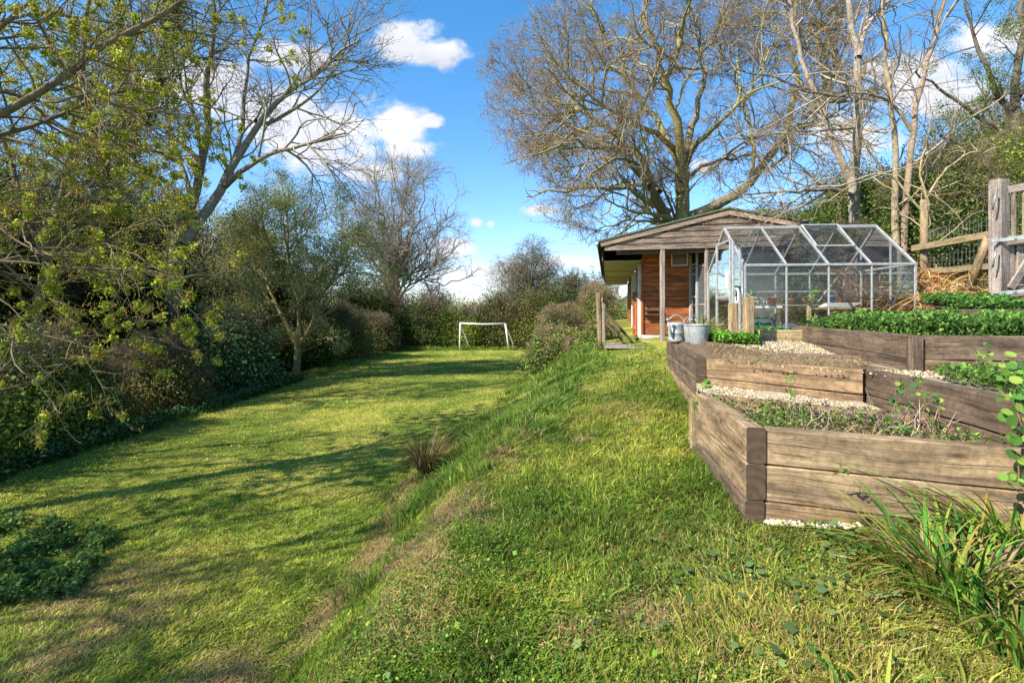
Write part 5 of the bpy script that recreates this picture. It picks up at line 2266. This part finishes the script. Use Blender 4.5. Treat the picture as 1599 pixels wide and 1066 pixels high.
tree('oak_tree', 'huge bare oak with mossy spreading limbs rising behind the shed', 'tree', (O(1056, 520)[0], D, .6), oak_limbs,
     [dict(per_m=1.35, len=5.6, ang=(25, 70), up=.02, wig=.22, trop=.02, rr=.016, rmin=.018, pts=9, sides=5, t0=.25, tp=.7),
      dict(per_m=2.3, len=2.7, ang=(25, 65), wig=.25, trop=.01, rr=.016, rmin=.013, pts=7, sides=4, t0=.2, tp=.65),
      dict(per_m=3.4, len=1.3, ang=(25, 65), wig=.28, trop=-.01, rr=.011, rmin=.0085, pts=5, sides=3, t0=.1),
      dict(per_m=4.6, len=.6, ang=(25, 60), wig=.25, rr=.01, rmin=.0052, pts=4, sides=3, t0=.1, max=60000)],
     (O(1062, 140), (10.9, 8.5, 9.2)), 101, bark=((.27, .225, .09), (.31, .25, .11), (.20, .16, .10)), twig=((.21, .155, .10), (.27, .20, .125), (.16, .125, .09)),
     leaf=[dict(n=9000, size=.10, spread=.1, cols=[(.36, .17, .06), (.28, .13, .05), (.3, .22, .08)], asp=.6)], split=2, jitter=.28)

# ---- small far bare tree (left centre)
D = 34.0
far_l = [([O(612, 520), O(614, 470), O(618, 440)], .42, .3)]
for k, (px, py, dz) in enumerate([(560, 300, 2), (585, 260, -2), (615, 245, 0), (640, 250, 2), (670, 280, -2), (700, 330, 1), (720, 380, -2), (735, 430, 2), (545, 350, -2), (530, 400, 1), (650, 300, -3), (600, 310, 3)]):
    far_l.append(([O(614, 470 + (k % 3) * 8), O(614 + (px - 614) * .25, 440 - (440 - py) * .2, dz * .4), O(614 + (px - 614) * .7, py + (470 - py) * .35, dz), O(px, py, dz)], .09, .025))
tree('bare_tree', 'rounded bare tree standing beyond the hedge left of the goal', 'tree', (O(612, 520)[0], D, -.3), far_l,
     [dict(per_m=2.0, len=3.4, ang=(22, 60), up=.08, wig=.15, trop=.04, rr=.015, rmin=.017, pts=8, sides=4, t0=.15),
      dict(per_m=4.4, len=2.0, ang=(20, 55), wig=.2, trop=.04, rr=.012, rmin=.011, pts=6, sides=3, t0=.1),
      dict(per_m=3.6, len=.9, ang=(20, 50), wig=.22, rr=.01, rmin=.008, pts=4, sides=3, t0=.1, max=62000)],
     (O(625, 368), (5.9, 5, 6.4)), 103, bark=((.17, .15, .08), (.2, .17, .09)), twig=((.22, .19, .16), (.27, .23, .18)), jitter=.25)

# ---- right hand trees
D = 11.0
tree('pale_trunk_tree', 'tall pale barked tree with fork behind the greenhouse', 'tree', (O(1335, 400)[0], D, 2.3),
     [([O(1336, 400), O(1336, 340), O(1333, 280), O(1335, 230, -.3), O(1340, 160, -.3), O(1342, 90, -.3), O(1330, 40), O(1320, -60)], 0.133, 0.047),
      ([O(1332, 290), O(1315, 255), O(1298, 215), O(1285, 175), O(1262, 120), O(1240, 40), O(1225, -40)], 0.086, 0.026),
      ([O(1340, 90, -.3), O(1352, 40, .3), O(1362, -50, .5)], 0.066, 0.026),
      ([O(1333, 305), O(1290, 295, -1), O(1230, 300, -1.5), O(1150, 303, -2)], 0.047, 0.014),
      ([O(1338, 150, -.3), O(1290, 150, -1.2), O(1220, 125, -2), O(1150, 110, -2.5)], 0.040, 0.010),
      ([O(1336, 200, -.3), O(1270, 205, -1), O(1190, 210, -2)], 0.033, 0.010)],
     [dict(per_m=2.6, len=2.3, ang=(30, 70), up=.12, wig=.2, trop=.04, rr=.010, rmin=.008, pts=9, sides=4, t0=.25),
      dict(per_m=3.8, len=1.1, ang=(25, 65), wig=.25, trop=.02, rr=.009, rmin=.005, pts=6, sides=3, t0=.1),
      dict(per_m=4.6, len=.45, ang=(25, 65), wig=.25, rr=.007, rmin=.003, pts=4, sides=3, t0=.1, max=30000)],
     None, 105, bark=((.29, .245, .19), (.34, .29, .23)), twig=((.17, .13, .08), (.24, .18, .11)),
     leaf=[dict(n=1800, size=.035, spread=.03, cols=[(.22, .25, .06), (.3, .2, .08)])], jitter=.06)
D = 9.4
tree('twin_stem_tree', 'slender twin stemmed tree with reddish bark left of the wire fence', 'tree', (O(1405, 420)[0], D, 2.1),
     [([O(1402, 425), O(1396, 340), O(1400, 280), O(1398, 220), O(1392, 165), O(1384, 110), O(1380, 40), O(1375, -50)], 0.073, 0.025),
      ([O(1408, 425), O(1412, 340), O(1420, 280), O(1426, 200), O(1432, 140), O(1450, 90), O(1475, 30), O(1480, -50)], 0.076, 0.025),
      ([O(1424, 205), O(1405, 175), O(1385, 155), O(1345, 145, -.4), O(1300, 150, -.8)], 0.038, 0.009),
      ([O(1476, 28), O(1510, -20, -.3), O(1530, -60, -.3)], 0.032, 0.013),
      ([O(1414, 320), O(1450, 280, -.5), O(1440, 230, -.8), O(1465, 170, -1)], 0.025, 0.008)],
     [dict(per_m=2.6, len=1.9, ang=(25, 65), up=.2, wig=.18, trop=.06, rr=.010, rmin=.006, pts=8, sides=4, t0=.2),
      dict(per_m=3.8, len=.9, ang=(25, 65), wig=.22, trop=.03, rr=.009, rmin=.0045, pts=6, sides=3, t0=.1),
      dict(per_m=4.4, len=.4, ang=(25, 65), wig=.25, rr=.007, rmin=.003, pts=4, sides=3, t0=.1, max=20000)],
     None, 107, bark=((.28, .22, .15), (.33, .26, .18)), twig=((.18, .13, .08), (.25, .18, .11)), jitter=.06)
D = 8.2
tree('thin_bare_shrub', 'thin pale branched shrub with crooked stems in front of the hedge by the fence', 'shrub', (O(1442, 430)[0], D, 2.0),
     [([O(1444, 430), O(1448, 350), O(1446, 300), O(1437, 262), O(1445, 230)], .035, .012), ([O(1446, 300), O(1465, 310), O(1490, 330), O(1510, 360)], .02, .008),
      ([O(1440, 330), O(1415, 300), O(1390, 270), O(1330, 290), O(1280, 320)], .022, .007), ([O(1446, 310), O(1475, 265), O(1510, 240), O(1560, 230)], .02, .007)],
     [dict(per_m=4, len=.9, ang=(25, 75), up=.1, wig=.22, rr=.01, rmin=.004, pts=7, sides=4, t0=.1),
      dict(per_m=5, len=.4, ang=(25, 70), wig=.25, rr=.008, rmin=.0025, pts=5, sides=3, t0=.1)],
     None, 109, bark=((.32, .25, .15),), twig=((.26, .2, .12), (.33, .26, .16)), jitter=.2)
D = 12.5
tree('leafing_tree', 'tree coming into small green leaf at the far right edge', 'tree', (O(1590, 420)[0], D, 4.2),
     [([O(1596, 420), O(1590, 250), O(1580, 170), O(1590, 90), O(1600, 20), O(1600, -60)], .16, .05),
      ([O(1588, 200), O(1550, 130), O(1520, 60), O(1500, -20)], .08, .02), ([O(1590, 220), O(1540, 190), O(1480, 150), O(1430, 110)], .07, .02),
      ([O(1590, 150), O(1640, 80), O(1680, 0)], .08, .02), ([O(1588, 240), O(1530, 235), O(1470, 215)], .05, .015)],
     [dict(per_m=2.2, len=1.9, ang=(30, 70), up=.08, wig=.15, rr=.011, rmin=.008, pts=7, sides=4, t0=.15),
      dict(per_m=3.2, len=.9, ang=(25, 65), wig=.2, rr=.008, rmin=.005, pts=5, sides=3, t0=.1),
      dict(per_m=3.0, len=.35, ang=(25, 65), wig=.2, rr=.007, rmin=.003, pts=3, sides=3, max=16000)],
     None, 111, bark=((.14, .11, .08),), twig=((.13, .11, .08),), leaf=[dict(n=30000, size=.038, spread=.09, cols=[(.14, .19, .035), (.09, .13, .025), (.22, .27, .05)])])


# ---- dense shrubs / hedges
def shrub(label, c, rad, nleaf, size, cols, seed, w=None, stems=9, twig=((.13, .10, .07),), cat='shrub', name='shrub', group=None, twigden=1.0, spread=.12, lmul=1.0, up=.3, bare=1.0, fill=.55):
    """many-stemmed bush; leaves gathered in clumps over an uneven dome"""
    rng = np.random.RandomState(seed)
    c = np.array(c, float)
    rad = np.array(rad, float)
    r = root(name, (c[0], c[1], c[2]), label, cat, group)
    limbs = []
    for k in range(stems):
        a = rng.uniform(0, 6.283)
        q = rng.uniform(.1, .75)
        top = c + np.array([rad[0] * q * math.cos(a), rad[1] * q * math.sin(a), rad[2] * rng.uniform(.6, .95) * math.sqrt(1 - q * q * .6)])
        b = c + np.array([rng.normal(0, rad[0] * .18), rng.normal(0, rad[1] * .18), -.1])
        mid = b * .5 + top * .5 + rng.normal(0, .08, 3) * rad
        limbs.append(([b, mid, top], .02 * rad[2] ** .6, .008))
    s = rad.mean()
    far = 1 + max(0, c[1] - 8) * .05
    g = grow(limbs, [dict(n=int(70 * twigden), len=s * .55, ang=(25, 65), up=.1, wig=.2, rr=.012, rmin=.005 * far, pts=6, sides=4, t0=.2),
                     dict(n=int(650 * twigden), len=s * .28, ang=(25, 65), wig=.25, rr=.01, rmin=.0035 * far, pts=5, sides=3, t0=.1),
                     dict(n=int(3000 * twigden), len=s * .15, ang=(20, 65), wig=.3, rr=.008, rmin=.0025 * far, pts=4, sides=3, t0=.1)],
             (c + np.array([0, 0, rad[2] * .35]), rad * np.array([1, 1, .68])), rng, .2)
    acc = Acc()
    for (P, R, sd, l) in g:
        tubes(P, R, min(sd, 5), acc, pal(rng, len(P), twig, None, .2))
    acc.build('stems', M_TWIG, r)
    if nleaf:
        acc = Acc()
        nc = max(30, nleaf // 60)
        # clump centres on lumpy shell
        u = norm(rng.normal(size=(nc, 3)))
        u[:, 2] = np.abs(u[:, 2]) * 1.0 - .12
        lump = .70 + .32 * vn(np.arctan2(u[:, 1], u[:, 0]) * 2, u[:, 2] * 3, .7, seed)
        rr = (rng.rand(nc) ** .35) * (1 - fill * .4) + fill * .4
        cc = c + u * rad * (rr * lump)[:, None]
        cc[:, 2] = np.maximum(cc[:, 2], c[2] + .02 + rng.rand(nc) * rad[2] * .2)
        k = rng.randint(0, nc, nleaf)
        cs = rad * spread * rng.uniform(.6, 1.4, (nc, 1))
        P = cc[k] + np.clip(rng.normal(size=(nleaf, 3)), -1.5, 1.5) * cs[k]
        tone = rng.uniform(.75, 1.25, nc)[k][:, None]
        C = pal(rng, nleaf, cols, w) * tone
        leaves(P, rng.uniform(size * .6, size * 1.35, nleaf), acc, C, rng, up, .6)
        acc.build('foliage', M_LEAF, r)
    return r


GD_ = [(.02, .045, .01), (.04, .08, .014), (.085, .14, .022), (.17, .24, .035)]       # dark evergreen
GO_ = [(.06, .085, .018), (.13, .155, .03), (.22, .24, .05), (.28, .24, .08)]            # olive twiggy
GY_ = [(.09, .15, .025), (.17, .25, .035), (.29, .36, .06), (.38, .38, .07)]            # yellow green
GL_ = [(.035, .08, .025), (.06, .13, .04), (.10, .19, .07), (.16, .26, .12)]          # laurel
BR_ = [(.12, .16, .04), (.17, .15, .05), (.09, .16, .03), (.22, .25, .07), (.17, .11, .06)]

# hedge behind the goal
hed = [('olive brown shrub behind the left of the football goal', (-7.5, 29.5, -.5), (2.8, 1.8, 3.7), GO_, 0),
       ('dark hollow evergreen shrub left of the goal', (-4.9, 28.9, -.5), (1.9, 1.3, 2.7), GD_, 0),
       ('bright green rounded shrub just left of the goal', (-3.0, 29.0, -.5), (1.7, 1.2, 2.6), GY_, 0),
       ('bramble shrub directly behind the football goal', (-1.0, 29.3, -.5), (2.0, 1.3, 3.1), BR_, 0),
       ('mottled green shrub behind the right goal upright', (1.0, 29.0, -.5), (1.9, 1.4, 3.2), GO_, 0),
       ('tall dark green shrub right of the goal', (3.1, 28.5, -.3), (2.0, 1.6, 3.9), GD_, 0)]
for k, (lb, c, rad, cols, _) in enumerate(hed):
    shrub(lb, c, (rad[0], rad[1], rad[2] * 1.2), 26000, .085, cols, 200 + k, spread=.13, cat='shrub', twigden=1.4)
# twiggy bush and thorn behind
shrub('tall twiggy grey green thicket with bare crown behind the goal hedge', (.9, 32, -.3), (3.8, 2.2, 6.9), 34000, .085, GO_, 210, stems=16, twigden=3.2, twig=((.15, .13, .10), (.19, .17, .12)), spread=.12)
shrub('spreading twiggy bush right of the thicket in the distance', (5.0, 31, 0), (3.0, 2.2, 4.6), 9000, .11, BR_, 211, stems=12, twigden=2.2, twig=((.17, .13, .11),))
shrub('low reddish brown bush below the far bare tree', (-5.2, 32, -.3), (3.2, 2.0, 4.0), 12000, .10, [(.12, .11, .05), (.11, .13, .04), (.17, .13, .07)], 212, twigden=1.6, twig=((.16, .11, .10),))
# bramble bank right of lawn up to the shed
bank = [('bramble clump on the bank just left of the small fence posts', (1.15, 13.2, .15), (.9, .9, .8), 221),
        ('yellow green bramble clump further along the bank', (1.5, 15.6, .0), (1.1, 1.1, 1.25), 222),
        ('taller bramble clump halfway along the bank by the shed', (2.0, 18.5, .1), (1.3, 1.4, 1.8), 223),
        ('bramble thicket near the far end of the bank', (2.2, 22.0, .0), (1.5, 1.6, 2.1), 224),
        ('leafy brambles beside the far end of the shed wall', (4.3, 24.0, .4), (1.5, 1.6, 2.9), 225),
        ('green brambles crowding the deck beside the shed', (2.5, 13.9, .6), (.65, .8, .85), 226)]
for (lb, c, rad, sd) in bank:
    shrub(lb, c, rad, 12000, .075, [(.13, .19, .04), (.2, .26, .06), (.27, .29, .09), (.25, .16, .08), (.10, .15, .03)], sd, w=[3, 3, 2, 1, 2], cat='brambles', name='bramble', twig=((.24, .17, .10), (.3, .22, .13)), twigden=1.1)

# left hedge row, near to far
lh = [('dense green hedge shrub nearest the camera at the left edge', (-7.6, 5.9, -.55), (1.5, 1.4, 1.75), GY_, 30000, .07, 231),
      ('yellow green bushy shrub second along the left edge of the lawn', (-7.5, 7.6, -.5), (1.2, 1.2, 2.0), GY_, 24000, .08, 232),
      ('low scrubby bush with crooked bare stems at the lawn edge on the left', (-7.3, 8.2, -.5), (1.0, 1.1, 1.5), [(.13, .13, .04), (.2, .19, .06), (.08, .12, .03)], 12000, .06, 233),
      ('scrub with yellow and orange leaves at the lawn edge', (-7.4, 10.3, -.5), (1.1, 1.2, 1.7), [(.15, .14, .04), (.3, .2, .05), (.1, .14, .04), (.2, .2, .08)], 14000, .065, 234),
      ('glossy laurel shrub over reddish stems on the left lawn edge', (-7.7, 12.8, -.4), (1.5, 1.4, 2.2), GL_, 20000, .10, 235),
      ('dark evergreen bush right of the laurel', (-8.6, 14.9, -.4), (1.4, 1.3, 1.8), GD_, 18000, .09, 236),
      ('low shady bush behind the crooked small tree', (-8.4, 18.8, -.4), (1.9, 1.8, 2.4), GD_, 16000, .10, 237),
      ('olive scrub at the far left of the lawn', (-8.0, 22.5, -.4), (1.9, 1.9, 2.6), GO_, 15000, .10, 238),
      ('brown twiggy scrub before the far hedge', (-7.6, 26.0, -.4), (1.7, 1.7, 2.3), BR_, 13000, .11, 239)]
for (lb, c, rad, cols, n, sz, sd) in lh:
    shrub(lb, c, rad, int(n * 1.6), sz * .8, cols, sd, spread=.13, twigden=2.0, twig=((.17, .12, .08), (.22, .17, .10)))

# taller dark evergreens behind the hedge row
ev = [('dark evergreen close behind the near left hedge and under the drooping branches', (-10.1, 12.0, -.4), (1.7, 1.6, 5.6), 250, 22000),
      ('dark evergreen filling between the leaning limb and the willow', (-11.9, 19.4, -.4), (2.6, 2.0, 6.6), 248, 24000),
      ('low dark evergreen beyond the willow near the far bare tree', (-8.6, 27.8, -.4), (2.6, 1.8, 4.6), 249, 20000),
      ('dark evergreen rising behind the yellow scrub at the left', (-13.4, 14.2, -.4), (2.4, 2.0, 7.0), 246, 24000),
      ('tall dark evergreen behind the laurel left of the big leaning limb', (-12.2, 16.8, -.4), (2.2, 1.9, 7.2), 247, 24000),
      ('dark evergreen tree mass at far left', (-10.6, 9.8, -.4), (1.9, 1.8, 5.2), 241, 24000),
      ('dark conifer between the leaning trunks on the left', (-13.8, 12.5, -.4), (3.0, 2.4, 8.0), 242, 30000),
      ('dark ivy covered evergreen behind the laurel', (-14.5, 18.0, -.4), (3.4, 2.6, 8.2), 243, 30000),
      ('pointed dark conifer behind the olive willow', (-10.3, 20.0, -.4), (2.4, 2.2, 7.0), 244, 24000),
      ('dark evergreen behind the far left scrub', (-11.5, 25.5, -.4), (3.0, 2.6, 6.0), 245, 18000)]
for (lb, c, rad, sd, n) in ev:
    shrub(lb, c, rad, int(n * 3.0), .085, [(.018, .04, .008), (.035, .07, .012), (.075, .12, .018), (.17, .21, .03)], sd, w=[4, 4, 2, 1], stems=9, spread=.10, cat='tree', name='evergreen_tree', fill=.4, twigden=1.6)

# ---- olive willow over lawn (crooked small tree)
D = 17.0
wl = [([O(462, 580), O(466, 545), O(460, 520)], 0.128, 0.098),
      ([O(462, 535), O(448, 505), O(432, 480), O(418, 440), O(400, 400), O(380, 350)], 0.075, 0.022),
      ([O(464, 525), O(470, 480), O(452, 430), O(450, 380), O(446, 310)], 0.068, 0.022),
      ([O(466, 540), O(486, 515), O(492, 480), O(520, 430), O(545, 380)], 0.083, 0.022),
      ([O(488, 505), O(525, 480), O(560, 450), O(590, 430)], 0.045, 0.015),
      ([O(436, 480), O(400, 460), O(360, 450), O(330, 440)], 0.038, 0.015),
      ([O(452, 430), O(420, 380, -1), O(390, 330, -2)], .04, .015), ([O(452, 400), O(480, 360, -1), O(500, 310, -1)], .04, .015),
      ([O(425, 450), O(380, 410, -2), O(350, 370, -2)], .04, .015), ([O(500, 460), O(540, 420, -1), O(570, 370, -1)], .04, .015), ([O(470, 470), O(500, 430, -2), O(520, 380, -3)], .04, .015), ([O(440, 490), O(410, 500, -2), O(370, 490, -2)], .03, .012)]
tree('willow_tree', 'crooked small willow with olive twigs leaning over the left lawn edge', 'tree', (O(462, 578)[0], D, -.4), wl,
     [dict(per_m=3.0, len=2.2, ang=(25, 65), up=.1, wig=.2, rr=.012, rmin=.012, pts=7, sides=4, t0=.25),
      dict(per_m=3.4, len=1.1, ang=(25, 65), wig=.25, rr=.01, rmin=.009, pts=6, sides=3, t0=.1),
      dict(per_m=7, len=.5, ang=(25, 70), wig=.3, rr=.008, rmin=.006, pts=4, sides=3, t0=.1, max=50000)],
     (O(463, 432), (4.0, 3.4, 3.7)), 121, bark=((.26, .22, .10), (.2, .17, .08)), twig=((.30, .26, .17), (.38, .34, .24), (.22, .19, .12)),
     leaf=[dict(n=80000, size=.05, spread=.10, cols=[(.30, .33, .07), (.42, .43, .12), (.18, .21, .04), (.55, .52, .26)], asp=.6)], jitter=.12)

# ---- big grey tree at left with long upward limbs
D = 14.0
bl = [([O(262, 560), O(270, 460), O(280, 380), O(295, 330, -.5)], 0.231, 0.177),
      ([O(290, 350, -.5), O(310, 280), O(325, 200), O(320, 130), O(335, 50), O(330, -50)], 0.136, 0.041),
      ([O(285, 380, -.5), O(345, 300), O(370, 245), O(400, 190), O(455, 140), O(500, 105), O(560, 60)], 0.150, 0.034),
      ([O(350, 292), O(385, 260, -1), O(430, 235, -1), O(490, 225, -1.5), O(540, 205, -2)], 0.088, 0.027),
      ([O(360, 270), O(380, 200, 1), O(382, 130, 1), O(400, 60, 1), O(420, 0, 1)], 0.082, 0.027),
      ([O(400, 190), O(420, 195, 1), O(470, 165, 1), O(510, 130, 1), O(540, 80, 1), O(548, 20, 1)], 0.068, 0.020),
      ([O(300, 310), O(270, 220, 1), O(255, 120, 1), O(262, 20, 1)], 0.082, 0.027),
      ([O(480, 225, -1.5), O(510, 255, -2), O(530, 290, -2)], 0.034, 0.014)]
BLV = [dict(per_m=2.2, len=3.0, ang=(20, 60), up=.1, wig=.18, rr=.011, rmin=.010, pts=8, sides=4, t0=.2),
       dict(per_m=3.4, len=1.5, ang=(25, 60), wig=.22, trop=.03, rr=.009, rmin=.007, pts=6, sides=3, t0=.1),
       dict(per_m=4.6, len=.65, ang=(25, 60), wig=.25, trop=.03, rr=.008, rmin=.0055, pts=4, sides=3, t0=.1, max=30000)]
tree('grey_limbed_tree', 'large grey limbed tree with long bare branches reaching right above the willow', 'tree', (O(262, 575)[0], D, -.4), bl, BLV,
     None, 123, bark=((.26, .24, .17), (.2, .18, .11)), twig=((.17, .14, .11), (.21, .18, .13)), jitter=.08,
     leaf=[dict(n=5000, size=.05, spread=.04, cols=[(.22, .24, .06), (.3, .28, .08)])])
D = 12.5
tree('ivy_clad_tree', 'dark upright trunk wrapped with ivy at the left behind the hedge', 'tree', (O(190, 560)[0], D, -.4),
     [([O(185, 580), O(190, 450), O(182, 330), O(188, 220), O(196, 120), O(190, 20), O(200, -80)], .2, .08), ([O(184, 330), O(150, 240), O(130, 140), O(100, 60)], .1, .03), ([O(188, 260), O(230, 170), O(260, 90), O(280, 0)], .09, .03)], BLV,
     None, 125, bark=((.08, .07, .05),), twig=((.14, .12, .08),),
     leaf=[dict(level=0, n=9000, size=.10, spread=.16, cols=GD_, t0=0), dict(n=12000, size=.06, spread=.08, cols=[(.2, .24, .06), (.12, .17, .04), (.3, .28, .09)])])

# ---- near overhanging tree from the left with opening buds
near = [([W(-420, 760, 4.2), W(-380, 500, 4.3), W(-300, 330, 4.5), W(-200, 200, 4.8)], 0.121, 0.077),
        ([W(-240, 250, 4.7), W(-60, 210, 5), W(90, 130, 5.2), W(170, 60, 5.4), W(300, 0, 5.6), W(380, -80, 5.8)], 0.050, 0.017),
        ([W(-330, 380, 4.4), W(-150, 240, 5), W(60, 200, 5.6), W(200, 130, 6), W(300, 160, 6.2), W(400, 190, 6.4)], 0.039, 0.007),
        ([W(-330, 400, 4.4), W(-120, 330, 4.8), W(60, 350, 5.1), W(150, 335, 5.3), W(230, 290, 5.5)], 0.033, 0.006),
        ([W(-350, 450, 4.3), W(-150, 420, 4.7), W(0, 405, 4.9), W(120, 420, 5.1), W(210, 425, 5.3), W(290, 400, 5.4)], 0.030, 0.006),
        ([W(-360, 520, 4.3), W(-150, 500, 4.6), W(0, 503, 4.8), W(80, 525, 4.9), W(150, 548, 5.0), W(230, 540, 5.2)], 0.028, 0.004),
        ([W(-300, 330, 4.5), W(-120, 120, 4.7), W(20, 30, 4.9), W(120, -60, 5)], 0.044, 0.011),
        ([W(-200, 220, 4.8), W(-20, 130, 5.8), W(120, 180, 6.6), W(240, 240, 7.2), W(350, 250, 7.6)], 0.033, 0.007),
        ([W(-200, 220, 4.8), W(0, 20, 6), W(160, 30, 7), W(330, 70, 7.6), W(440, 60, 8)], 0.033, 0.007)]
tree('overhanging_tree', 'tree overhanging from the left with opening yellow green buds on drooping branches', 'tree', (W(-420, 760, 4.2)[0], 4.2, -.5), near,
     [dict(per_m=3.6, len=1.6, ang=(25, 75), up=-.02, wig=.16, trop=.0, rr=.008, rmin=.005, pts=9, sides=4, t0=.15),
      dict(per_m=4.4, len=.75, ang=(25, 65), wig=.2, trop=.0, rr=.007, rmin=.003, pts=6, sides=4, t0=.1),
      dict(per_m=4.4, len=.28, ang=(25, 65), wig=.2, rr=.007, rmin=.0022, pts=4, sides=3, t0=.1, max=14000)],
     None, 127, bark=((.19, .15, .09), (.15, .12, .07)), twig=((.20, .16, .08), (.25, .2, .1)), jitter=.06,
     leaf=[dict(frac=.6, n=46000, size=.038, spread=.02, cols=[(.36, .42, .04), (.55, .58, .06), (.2, .26, .03), (.44, .26, .08)], w=[3, 2, 2, 1], asp=.5, t0=.75),
           dict(n=15000, size=.05, spread=.03, cols=[(.30, .28, .05), (.38, .22, .08)], asp=.2, t0=.5, drop=1)])

D = 9.5
tree('budding_tree', 'slender tree with pale yellow buds between the overhanging tree and the hedge at left', 'tree', (O(60, 600)[0], D, -.5),
     [([O(50, 640), O(60, 480), O(85, 330), O(120, 200), O(140, 60), O(150, -80)], .10, .03),
      ([O(70, 400), O(20, 280), O(-10, 150), O(-30, 20)], .06, .02), ([O(85, 330), O(150, 270), O(200, 180), O(240, 60)], .06, .015),
      ([O(65, 450), O(130, 400), O(190, 360), O(250, 340)], .05, .012), ([O(60, 500), O(0, 420), O(-60, 350)], .05, .012)],
     [dict(per_m=3.2, len=1.9, ang=(25, 70), up=.05, wig=.18, rr=.009, rmin=.007, pts=8, sides=4, t0=.15),
      dict(per_m=4.2, len=.9, ang=(25, 65), wig=.22, rr=.008, rmin=.0045, pts=6, sides=3, t0=.1),
      dict(per_m=4.6, len=.4, ang=(25, 65), wig=.2, rr=.007, rmin=.003, pts=4, sides=3, t0=.1, max=20000)],
     None, 129, bark=((.16, .13, .08),), twig=((.2, .16, .09),),
     leaf=[dict(n=34000, size=.045, spread=.05, cols=[(.30, .34, .04), (.2, .26, .03), (.10, .14, .02), (.38, .28, .07)], asp=.45)])
# bare trees standing left of the lawn, their shadows reach across the grass
for k, (bx, by, sd_, lb) in enumerate([(-8.6, .6, 141, 'bare spreading tree left of the lawn beside the camera'), (-11.2, 4.0, 142, 'bare forked tree further from the lawn on the left'), (-10.5, -3.2, 143, 'bare tree behind the camera on the left')]):
    rg = np.random.RandomState(sd_)
    b0 = np.array([bx, by, -.6])
    lim = [([b0, b0 + (0, .1, 1.4), b0 + (.2, .1, 2.8)], .12, .08)]
    for j in range(8):
        a = j * .9 + rg.uniform(-.3, .3)
        q = rg.uniform(1.6, 3.2)
        h = rg.uniform(6, 9.5)
        lim.append(([b0 + (.1, .1, 1.8 + .15 * j), b0 + (.4 * q * math.cos(a), .4 * q * math.sin(a), 3 + .35 * (h - 3)), b0 + (q * math.cos(a), q * math.sin(a), h)], .045, .012))
    tree('bare_tree', lb, 'tree', tuple(b0), lim,
         [dict(per_m=3.0, len=2.4, ang=(25, 60), up=.1, wig=.2, rr=.013, rmin=.014, pts=8, sides=4, t0=.2),
          dict(per_m=2.6, len=1.2, ang=(25, 60), wig=.22, rr=.01, rmin=.009, pts=6, sides=3, t0=.1),
          dict(per_m=1.3, len=.5, ang=(25, 60), wig=.2, rr=.008, rmin=.005, pts=4, sides=3, t0=.1, max=5000)],
         None, sd_ + 10, jitter=.2)

# nettle patch lower left on the lawn
weedy('nettle_patch', [(-4.4, 3.4), (-3.1, 3.5), (-3.65, 4.6), (-5.3, 5.0)], lambda x, y: gz(x, y), 17000,
      [(.05, .10, .03), (.09, .16, .035), (.15, .24, .05)], [3, 4, 2], .034, .10, 45,
      'dark green nettle patch spreading on the lawn at the lower left', 'nettles', thr=.42, asp=.6)
weedy('hedge_foot_weeds', [(-7.0, 5.2), (-6.1, 5.2), (-6.2, 15), (-7.0, 15)], lambda x, y: gz(x, y), 22000,
      [(.04, .09, .03), (.07, .15, .045), (.12, .2, .07)], [3, 4, 2], .06, .22, 47,
      'low green weeds along the foot of the left hedge', 'weeds', thr=.25, clump=.6)

# ---- right hillside dark hedges
rh = [('dark yew hedge mass behind the greenhouse ridge', (8.0, 14.5, 1.7), (2.4, 1.8, 3.2), GD_, 26000, .10, 251),
      ('twiggy brown thicket on the hillside right of the shed roof', (11.2, 21.0, 2.0), (3.0, 2.2, 4.6), GO_, 16000, .12, 252),
      ('dark green hillside bush behind the twin stemmed tree', (9.2, 12.5, 2.6), (2.2, 1.6, 2.9), GD_, 24000, .09, 253),
      ('green hedge bush behind the wire fence', (9.0, 9.8, 2.6), (2.0, 1.4, 2.3), [(.05, .09, .02), (.09, .14, .03), (.16, .2, .045), (.24, .28, .07)], 26000, .07, 254),
      ('yellow green hedge bush above the wooden gate', (11.0, 10.2, 3.2), (2.2, 1.6, 2.6), GY_, 26000, .08, 255),
      ('tall dark evergreen high on the right hillside', (15.5, 15.5, 4.0), (3.2, 2.4, 4.6), GD_, 24000, .12, 256),
      ('dark conifer bulk on the hillside skyline', (12.5, 18.0, 3.0), (3.0, 2.2, 4.2), GD_, 22000, .12, 257),
      ('dark bush low behind the right side of the greenhouse', (6.9, 10.2, 1.6), (1.3, 1.0, 2.0), [(.03, .04, .018), (.06, .07, .025), (.12, .10, .05)], 14000, .07, 258),
      ('ivy covered bush at the right picture edge behind the gate', (9.6, 7.9, 2.4), (1.5, 1.0, 2.2), [(.05, .09, .02), (.10, .16, .03), (.18, .22, .05)], 20000, .06, 259)]
for (lb, c, rad, cols, n, sz, sd) in rh:
    shrub(lb, c, rad, int(n * 2.3), sz * .72, cols, sd, spread=.12, twigden=1.9, twig=((.17, .13, .07), (.22, .18, .10)))
